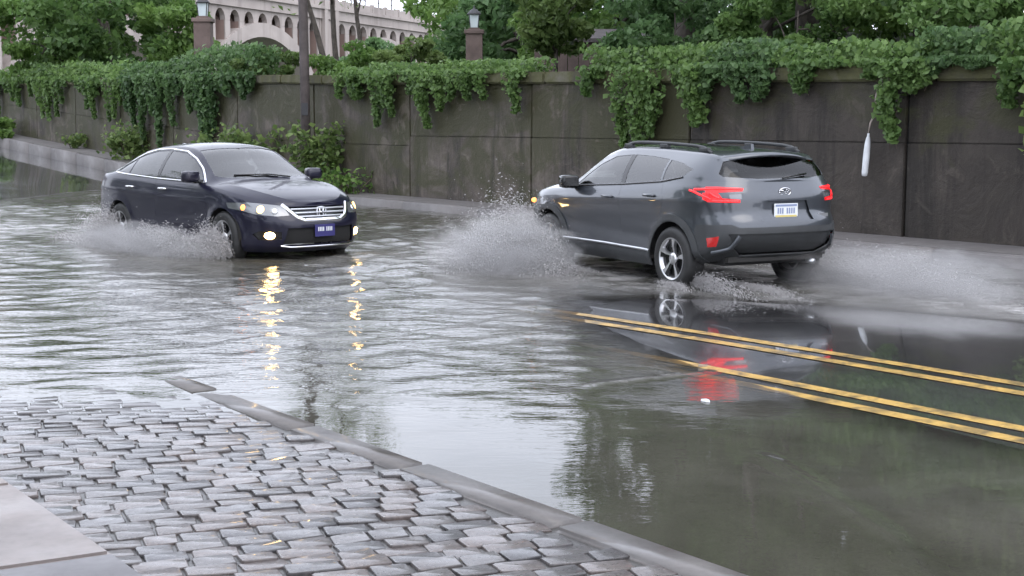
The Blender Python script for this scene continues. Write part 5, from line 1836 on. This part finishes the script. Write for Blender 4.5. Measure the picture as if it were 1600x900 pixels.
    parts = S_.split({0: ('body', p, False, 0), 1: ('front_side_window', M['glass'], True, 0.004), 2: ('rear_side_window', M['glass_dark'], True, 0.004), 3: ('quarter_window', M['glass_dark'], True, 0.004),
        4: ('door_pillar', M['gloss_black'], True, 0.001), 5: ('windscreen', M['glass'], False, 0.004), 6: ('rear_window', M['glass_rear'], False, 0.004),
        10: ('tail_light', M['tail_glass'], True, -0.006), 11: ('reversing_lens', M['lens'], True, 0.004), 12: ('plate_recess', p, False, 0.022), 13: ('rear_reflector', M['red_reflector'], True, -0.003),
        14: ('diffuser', M['plastic'], False, 0.03), 15: ('headlight', M['lens'], True, -0.002), 16: ('grille', M['gloss_black'], False, 0.02), 17: ('arch_trim', M['plastic'], True, -0.012), 26: ('arch_trim', M['plastic'], True, -0.012), 18: ('sill_cladding', M['plastic'], True, -0.008),
        20: ('front_door', p, True, -0.001), 21: ('rear_door', p, True, -0.001), 22: ('bonnet', p, False, -0.001), 23: ('front_bumper', M['plastic'], False, -0.001), 24: ('rear_bumper', M['plastic'], False, -0.004), 25: ('tailgate', p, False, -0.002)}, root)
    S_.bm.free()
    for k, sg in enumerate((1, -1)):
        for q, path in enumerate(([(sg * 0.53, 1.116), (sg * 0.74, 1.124), (sg * 0.86, 1.112)], [(sg * 0.875, 1.10), (sg * 0.855, 1.062), (sg * 0.80, 1.010)], [(sg * 0.79, 1.000), (sg * 0.70, 0.996), (sg * 0.575, 0.994)], [(sg * 0.80, 1.075), (sg * 0.775, 1.045), (sg * 0.745, 1.028)])):
            strip_on(bvh, 'light_bar', on_shell(bvh, path, 'x', -1, 5, 0.004), 0.022, 0.010, 'x', M['lamp_red'], parts[10][k])
    # front lamp glow
    for k, sg in enumerate((1, -1)):
        h = bvh.ray_cast(Vector((5, sg * 0.80, 0.83)), Vector((-1, 0, 0)))
        bm = bmesh.new()
        bmesh.ops.create_uvsphere(bm, u_segments=14, v_segments=8, radius=0.05)
        for v in bm.verts:
            v.co = Vector((v.co.x * 0.5, v.co.y, v.co.z * 0.6)) + h[0]
        bm_obj('lamp_bulb', bm, M['lamp_amber'], parts[15][k], True)
    # spoiler over the tailgate glass
    bm = bmesh.new()
    prof_ = [(-0.62, 0), (-0.55, 1), (-0.35, 2), (0.0, 3), (0.35, 4), (0.55, 5), (0.62, 6)]
    rows_ = []
    for yy in np.linspace(-0.635, 0.635, 15):
        k = 1 - (yy / 0.66) ** 2 * 0.10
        zz = 1.502 - 0.085 * (abs(yy) / 0.635) ** 2.4
        rows_.append([bm.verts.new((-1.66, yy, zz + 0.012)), bm.verts.new((-1.80, yy, zz + 0.004)), bm.verts.new((-1.955 * k, yy * 0.99, zz - 0.028)), bm.verts.new((-1.945 * k, yy * 0.99, zz - 0.052)), bm.verts.new((-1.72, yy, zz - 0.07))])
    for a, b in zip(rows_[:-1], rows_[1:]):
        for q in range(4):
            bm.faces.new((a[q], a[q + 1], b[q + 1], b[q]))
    bm.faces.new(rows_[0]); bm.faces.new(rows_[-1][::-1])
    bmesh.ops.recalc_face_normals(bm, faces=bm.faces)
    bm_obj('tailgate_spoiler', bm, p, root, True)
    # roof rails
    for sg in (1, -1):
        bm = bmesh.new()
        pts = []
        for xx in np.linspace(-1.62, 0.10, 14):
            h = bvh.ray_cast(Vector((xx, sg * 0.585, 3)), Vector((0, 0, -1)))
            e = min(1, min(xx + 1.62, 0.10 - xx) / 0.16)
            pts.append((xx, sg * 0.585, h[0].z + 0.052 * e))
        add_tube(bm, pts, 0.020, 8)
        bm_obj('roof_rail', bm, M['plastic'], root, True)
        for xx in (-1.50, -0.75, -0.02):
            h = bvh.ray_cast(Vector((xx, sg * 0.585, 3)), Vector((0, 0, -1)))
            box('rail_foot', (xx, sg * 0.585, h[0].z + 0.022), (0.16, 0.05, 0.05), M['plastic'], root, 0, 0.012, True)
    # plate, emblem, tailgate badge, bumper details
    h = bvh.ray_cast(Vector((-5, 0, 0.885)), Vector((1, 0, 0)))
    px = h[0].x + 0.004
    bm = bmesh.new()
    add_box(bm, (px, 0.0, 0.885), (0.010, 0.31, 0.155), None, 0.003)
    pl = bm_obj('number_plate', bm, M['plate_white'], root)
    bm = bmesh.new()
    add_box(bm, (px - 0.006, 0, 0.828), (0.004, 0.28, 0.026))
    bm_obj('plate_band', bm, M['plate_yellow'], pl)
    bm = bmesh.new()
    add_box(bm, (px - 0.006, 0, 0.943), (0.004, 0.28, 0.022))
    flat_text_bars(bm, -0.12, 0.12, 0.887, 0.060, px - 0.006, 8, -1)
    bm_obj('plate_lettering', bm, M['plate_ink'], pl)['kind'] = 'stuff'
    h = bvh.ray_cast(Vector((-5, 0, 1.085)), Vector((1, 0, 0)))
    ex = h[0].x - 0.008
    bm = bmesh.new()
    add_tube(bm, [(ex, 0.075 * cos(t), 1.085 + 0.040 * sin(t)) for t in np.linspace(0, 2 * pi, 21)], 0.006, 6)
    for a, b, r_ in ((0.035, 0.012, 0.014), (-0.02, 0.020, 0.007), (0.0, -0.004, 0.007), (-0.03, -0.004, 0.007), (-0.012, -0.020, 0.006), (-0.045, 0.012, 0.006)):
        add_tube(bm, [(ex - 0.004, a - r_ * 1.5, 1.085 + b), (ex - 0.004, a + r_ * 1.5, 1.085 + b)], r_ * 0.6, 5)
    bm_obj('emblem', bm, M['chrome'], root, True)
    h = bvh.ray_cast(Vector((-5, -0.50, 0.83)), Vector((1, 0, 0)))
    box('tailgate_badge', (h[0].x - 0.004, -0.50, 0.83), (0.008, 0.13, 0.035), M['silver'], root)
    for sg in (1, -1):
        # silver corner blade of the bumper
        strip_on(bvh, 'bumper_blade', on_shell(bvh, [(sg * 0.60, 0.64), (sg * 0.66, 0.51), (sg * 0.78, 0.455)], 'x', -1, 6, 0.006), 0.05, 0.02, 'x', M['paint_suv'], root)
        strip_on(bvh, 'sill_strip', on_shell(bvh, [(0.94, 0.425), (0.0, 0.425), (-0.94, 0.41)], 'y', sg, 10, 0.010), 0.030, 0.016, 'y', M['silver'], root)
        for hx, hz_ in ((-0.06, 0.965), (-0.92, 1.015)):
            h = bvh.ray_cast(Vector((hx, 3 * sg, hz_)), Vector((0, -sg, 0)))
            bm = bmesh.new()
            add_tube(bm, [(hx - 0.10, h[0].y, hz_), (hx - 0.075, h[0].y + sg * 0.032, hz_ + 0.003), (hx + 0.075, h[0].y + sg * 0.032, hz_ + 0.001), (hx + 0.10, h[0].y, hz_ - 0.002)], [0.012, 0.016, 0.016, 0.012], 8)
            bm_obj('door_handle', bm, p, root, True)
        mirror(root, 0.72, 0.85, 1.08, sg, M['gloss_black'], 1.1)
        strip_on(bvh, 'window_trim', on_shell(bvh, [(0.80, 1.058), (-0.30, 1.114), (-1.08, 1.170), (-1.46, 1.228)], 'y', sg, 8, 0.002), 0.020, 0.008, 'y', M['gloss_black'], root)
    for xw in (1.335, -1.335):
        for sg in (1, -1):
            wheel(root, xw, sg * 0.79, sg, 0.35, 0.235, 0.225, 5, 'twin')
            bm = bmesh.new()
            add_lathe(bm, [(RB + 0.04, sg * 0.87), (RB + 0.04, sg * 0.52), (0.02, sg * 0.51)], 'y', (xw, 0, 0.36), 30)
            for f_ in [f_ for f_ in bm.faces if f_.calc_center_median().z < 0.34]:
                bm.faces.remove(f_)
            bm_obj('arch_liner', bm, M['liner'], root, True)
    bm = bmesh.new()
    add_box(bm, (-1.45, 0, 0.36), (1.0, 1.30, 0.10), None, 0.03)
    bm_obj('underbody', bm, M['liner'], root)
    tube('exhaust_pipe', [(-1.6, -0.45, 0.30), (-1.95, -0.47, 0.33), (-2.05, -0.47, 0.32)], 0.032, M['silver'], root, 10)
    tube('rear_wiper', [(-2.075, 0.0, 1.225), (-2.045, -0.18, 1.25), (-2.02, -0.36, 1.265)], 0.010, M['gloss_black'], root, 6)
    cabin(root, (0.05, -0.85), 0.72, 0.38, 0.62, 1.0, 0.74)
    bm = bmesh.new()
    add_extrude(bm, [(-1.35, 1.53), (-1.56, 1.515), (-1.55, 1.575)], lambda u, v, w: Vector((u, -0.02 + w, v)), 0.04)
    bmesh.ops.recalc_face_normals(bm, faces=bm.faces)
    bm_obj('roof_aerial', bm, p, root)
    return root


suv = build_suv()
suv.location = (1.93, 17.2, -0.05)
suv.scale = (1.03, 1.03, 1.03)
suv.rotation_euler = (0, 0, radians(118))
tag(suv, 'slate grey crossover with roof rails and lit red tail lights driving away', 'car')
# ------------------------------------------------------------------ spray thrown up by the wheels
def drops(pos, vel, size, rs, stretch=4.0):
    """one small stretched tetrahedron per drop"""
    k = len(pos)
    d = vel / (np.linalg.norm(vel, axis=1, keepdims=True) + 1e-9)
    a = np.cross(d, rs.normal(size=(k, 3)))
    a /= np.linalg.norm(a, axis=1, keepdims=True) + 1e-9
    b = np.cross(d, a)
    s_ = size[:, None]
    v = np.empty((k, 4, 3))
    v[:, 0] = pos + d * s_ * stretch
    v[:, 1] = pos - d * s_ * stretch * 0.4 + a * s_
    v[:, 2] = pos - d * s_ * stretch * 0.4 + (-0.5 * a + 0.87 * b) * s_
    v[:, 3] = pos - d * s_ * stretch * 0.4 + (-0.5 * a - 0.87 * b) * s_
    base = np.arange(k)[:, None] * 4
    f = np.stack([base + [0, 1, 2], base + [0, 2, 3], base + [0, 3, 1], base + [1, 3, 2]], 1).reshape(-1, 3)
    return v.reshape(-1, 3), f


def spray(name, label, car, sheets, seed, mat=None):
    """sheets: (x, y) of the source in the car frame, spread along the car, speeds out/up/back, life, count, drop size"""
    rs = np.random.default_rng(seed)
    hd = car.rotation_euler[2]
    F = np.array([cos(hd), sin(hd), 0]); Lf = np.array([-sin(hd), cos(hd), 0]); Up = np.array([0, 0, 1.0])
    c = np.array([car.location[0], car.location[1], 0.0])
    VV, FF, off = [], [], 0
    for (x, y, dx, out, up, back, life, n, size) in sheets:
        sg = 1 if y > 0 else -1
        k = int(n * 1.35)
        # drops leave in bursts, so the sheet breaks into fingers
        nb = 90
        bt = rs.uniform(0, 1, nb)
        bo = rs.uniform(0.55, 1.15, nb)
        bu = rs.uniform(0.55, 1.12, nb)
        bx = rs.uniform(-dx, dx, nb)
        i = rs.integers(0, nb, k)
        t = np.clip(life * (0.04 + 0.96 * rs.random(k)), 0.01, None)
        o_ = out * bo[i] * rs.normal(1, 0.16, k)
        u_ = up * bu[i] * rs.normal(1, 0.13, k)
        b_ = back * rs.normal(1, 0.25, k) + rs.normal(0, 0.30, k)
        xx = x + bx[i] + rs.normal(0, 0.05, k)
        pos = c + F * (xx - b_ * t)[:, None] + Lf * (y + sg * o_ * t)[:, None] + Up * (u_ * t - 4.9 * t * t + 0.02)[:, None]
        vel = -F * b_[:, None] + Lf * (sg * o_)[:, None] + Up * (u_ - 9.8 * t)[:, None]
        ok = pos[:, 2] > -0.01
        pos, vel = pos[ok], vel[ok]
        sz = 0.56 * size * np.exp(rs.normal(0, 0.4, len(pos)))
        v, f = drops(pos, vel, sz, rs)
        VV.append(v); FF.append(f + off); off += len(v)
    o = np_mesh(name, np.concatenate(VV), np.concatenate(FF), mat or M['spray'], None)
    tag(o, label, 'splash', kind='stuff')
    return o


spray('water_splash', 'muddy splash fanning out from the front wheel of the grey car', suv, [
    (1.45, 0.95, 0.25, 1.9, 3.3, 0.6, 0.62, 16000, 0.0075),
    (1.20, 0.95, 0.35, 1.1, 2.4, 1.0, 0.50, 9000, 0.007),
    (1.0, 0.95, 0.5, 2.6, 1.5, 1.5, 0.34, 9000, 0.007),
    (1.5, 0.9, 0.3, 3.6, 2.0, 0.3, 0.42, 5000, 0.006),
    (0.9, 0.95, 0.9, 3.2, 1.3, 2.2, 0.42, 16000, 0.0038),
    (1.4, 0.95, 0.4, 2.2, 3.2, 0.6, 0.66, 16000, 0.0038)], 1)
spray('water_splash', 'spray trailing behind the rear wheels of the grey car', suv, [
    (-1.45, 0.80, 0.12, 0.25, 1.5, 3.2, 0.34, 4500, 0.007),
    (-1.45, -0.80, 0.12, 0.30, 1.8, 3.2, 0.38, 4500, 0.007),
    (-1.6, -0.95, 0.5, 1.3, 2.2, 3.0, 0.46, 7000, 0.007),
    (1.2, -0.95, 0.4, 1.8, 2.9, 3.0, 0.60, 8000, 0.007),
    (-1.4, 0.95, 0.2, 0.8, 0.9, 1.6, 0.20, 2500, 0.006),
    (-1.9, -0.8, 0.9, 1.6, 1.9, 4.5, 0.46, 14000, 0.0038),
    (-1.9, 0.3, 0.3, 0.9, 1.0, 3.8, 0.26, 8000, 0.0038)], 2)
spray('water_splash', 'low muddy wash along the side of the dark blue car', sedan, [
    (1.30, -0.98, 0.22, 0.9, 1.9, 0.7, 0.40, 8000, 0.008),
    (0.55, -1.05, 0.65, 0.8, 2.1, 0.6, 0.42, 16000, 0.008),
    (-1.35, -0.98, 0.22, 0.8, 2.3, 1.2, 0.46, 9000, 0.008),
    (-0.6, -1.05, 0.9, 1.5, 1.2, 0.8, 0.26, 9000, 0.007),
    (-2.2, -0.9, 0.8, 1.0, 1.1, 1.6, 0.26, 6000, 0.007),
    (1.50, -0.98, 0.20, 0.45, 2.3, 0.5, 0.46, 11000, 0.006),
    (1.35, -1.0, 0.25, 0.9, 1.5, 0.4, 0.30, 8000, 0.006),
    (-1.30, -0.98, 0.16, 0.5, 2.7, 0.6, 0.54, 7000, 0.006),
    (0.0, -1.05, 1.4, 1.4, 1.7, 1.0, 0.36, 14000, 0.004)], 3)



def mist_mat(name, dens, seed):
    m = Mt(name)
    co = m.coord()
    ln = m.n('ShaderNodeVectorMath', {0: co}, operation='LENGTH').outputs['Value']
    z = m.n('ShaderNodeSeparateXYZ', {0: co}).outputs[2]
    nz = m.noise(m.mapped(co, (1, 1, 1), (seed, seed * 2.0, seed)), 3.2, 4, 0.65, 0.5)
    f = m.math('SUBTRACT', m.math('ADD', m.math('MULTIPLY', m.math('SUBTRACT', 1.0, ln), 1.15), m.math('MULTIPLY', nz, 1.3)), 0.80)
    d = m.math('MULTIPLY', m.math('MAXIMUM', f, 0.0), dens)
    v = m.n('ShaderNodeVolumePrincipled', {'Color': (0.90, 0.89, 0.89, 1), 'Density': d, 'Anisotropy': 0.2})
    m.t.links.new(v.outputs[0], m.out.inputs['Volume'])
    return m.m


def mist(label, car, c, r, dens, seed):
    """a closed puff of fine spray; c and r in the car frame"""
    bm = bmesh.new()
    bmesh.ops.create_icosphere(bm, subdivisions=3, radius=1.0)
    o = bm_obj('spray_mist', bm, mist_mat('fine spray', dens, seed), None, True)
    hd = car.rotation_euler[2]
    o.location = (car.location[0] + cos(hd) * c[0] - sin(hd) * c[1], car.location[1] + sin(hd) * c[0] + cos(hd) * c[1], c[2])
    o.rotation_euler = (0, 0, hd)
    o.scale = r
    tag(o, label, 'mist', kind='stuff')


mist('soft mist round the front wheel splash of the grey car', suv, (1.05, 1.75, 0.22), (1.45, 1.10, 0.58), 3.4, 1.0)
mist('low mist trailing off behind the grey car', suv, (-2.9, -1.1, 0.12), (2.1, 1.3, 0.44), 2.0, 2.0)
mist('low mist over the wash beside the dark blue car', sedan, (-0.2, -1.35, 0.12), (2.2, 0.55, 0.38), 3.6, 3.0)
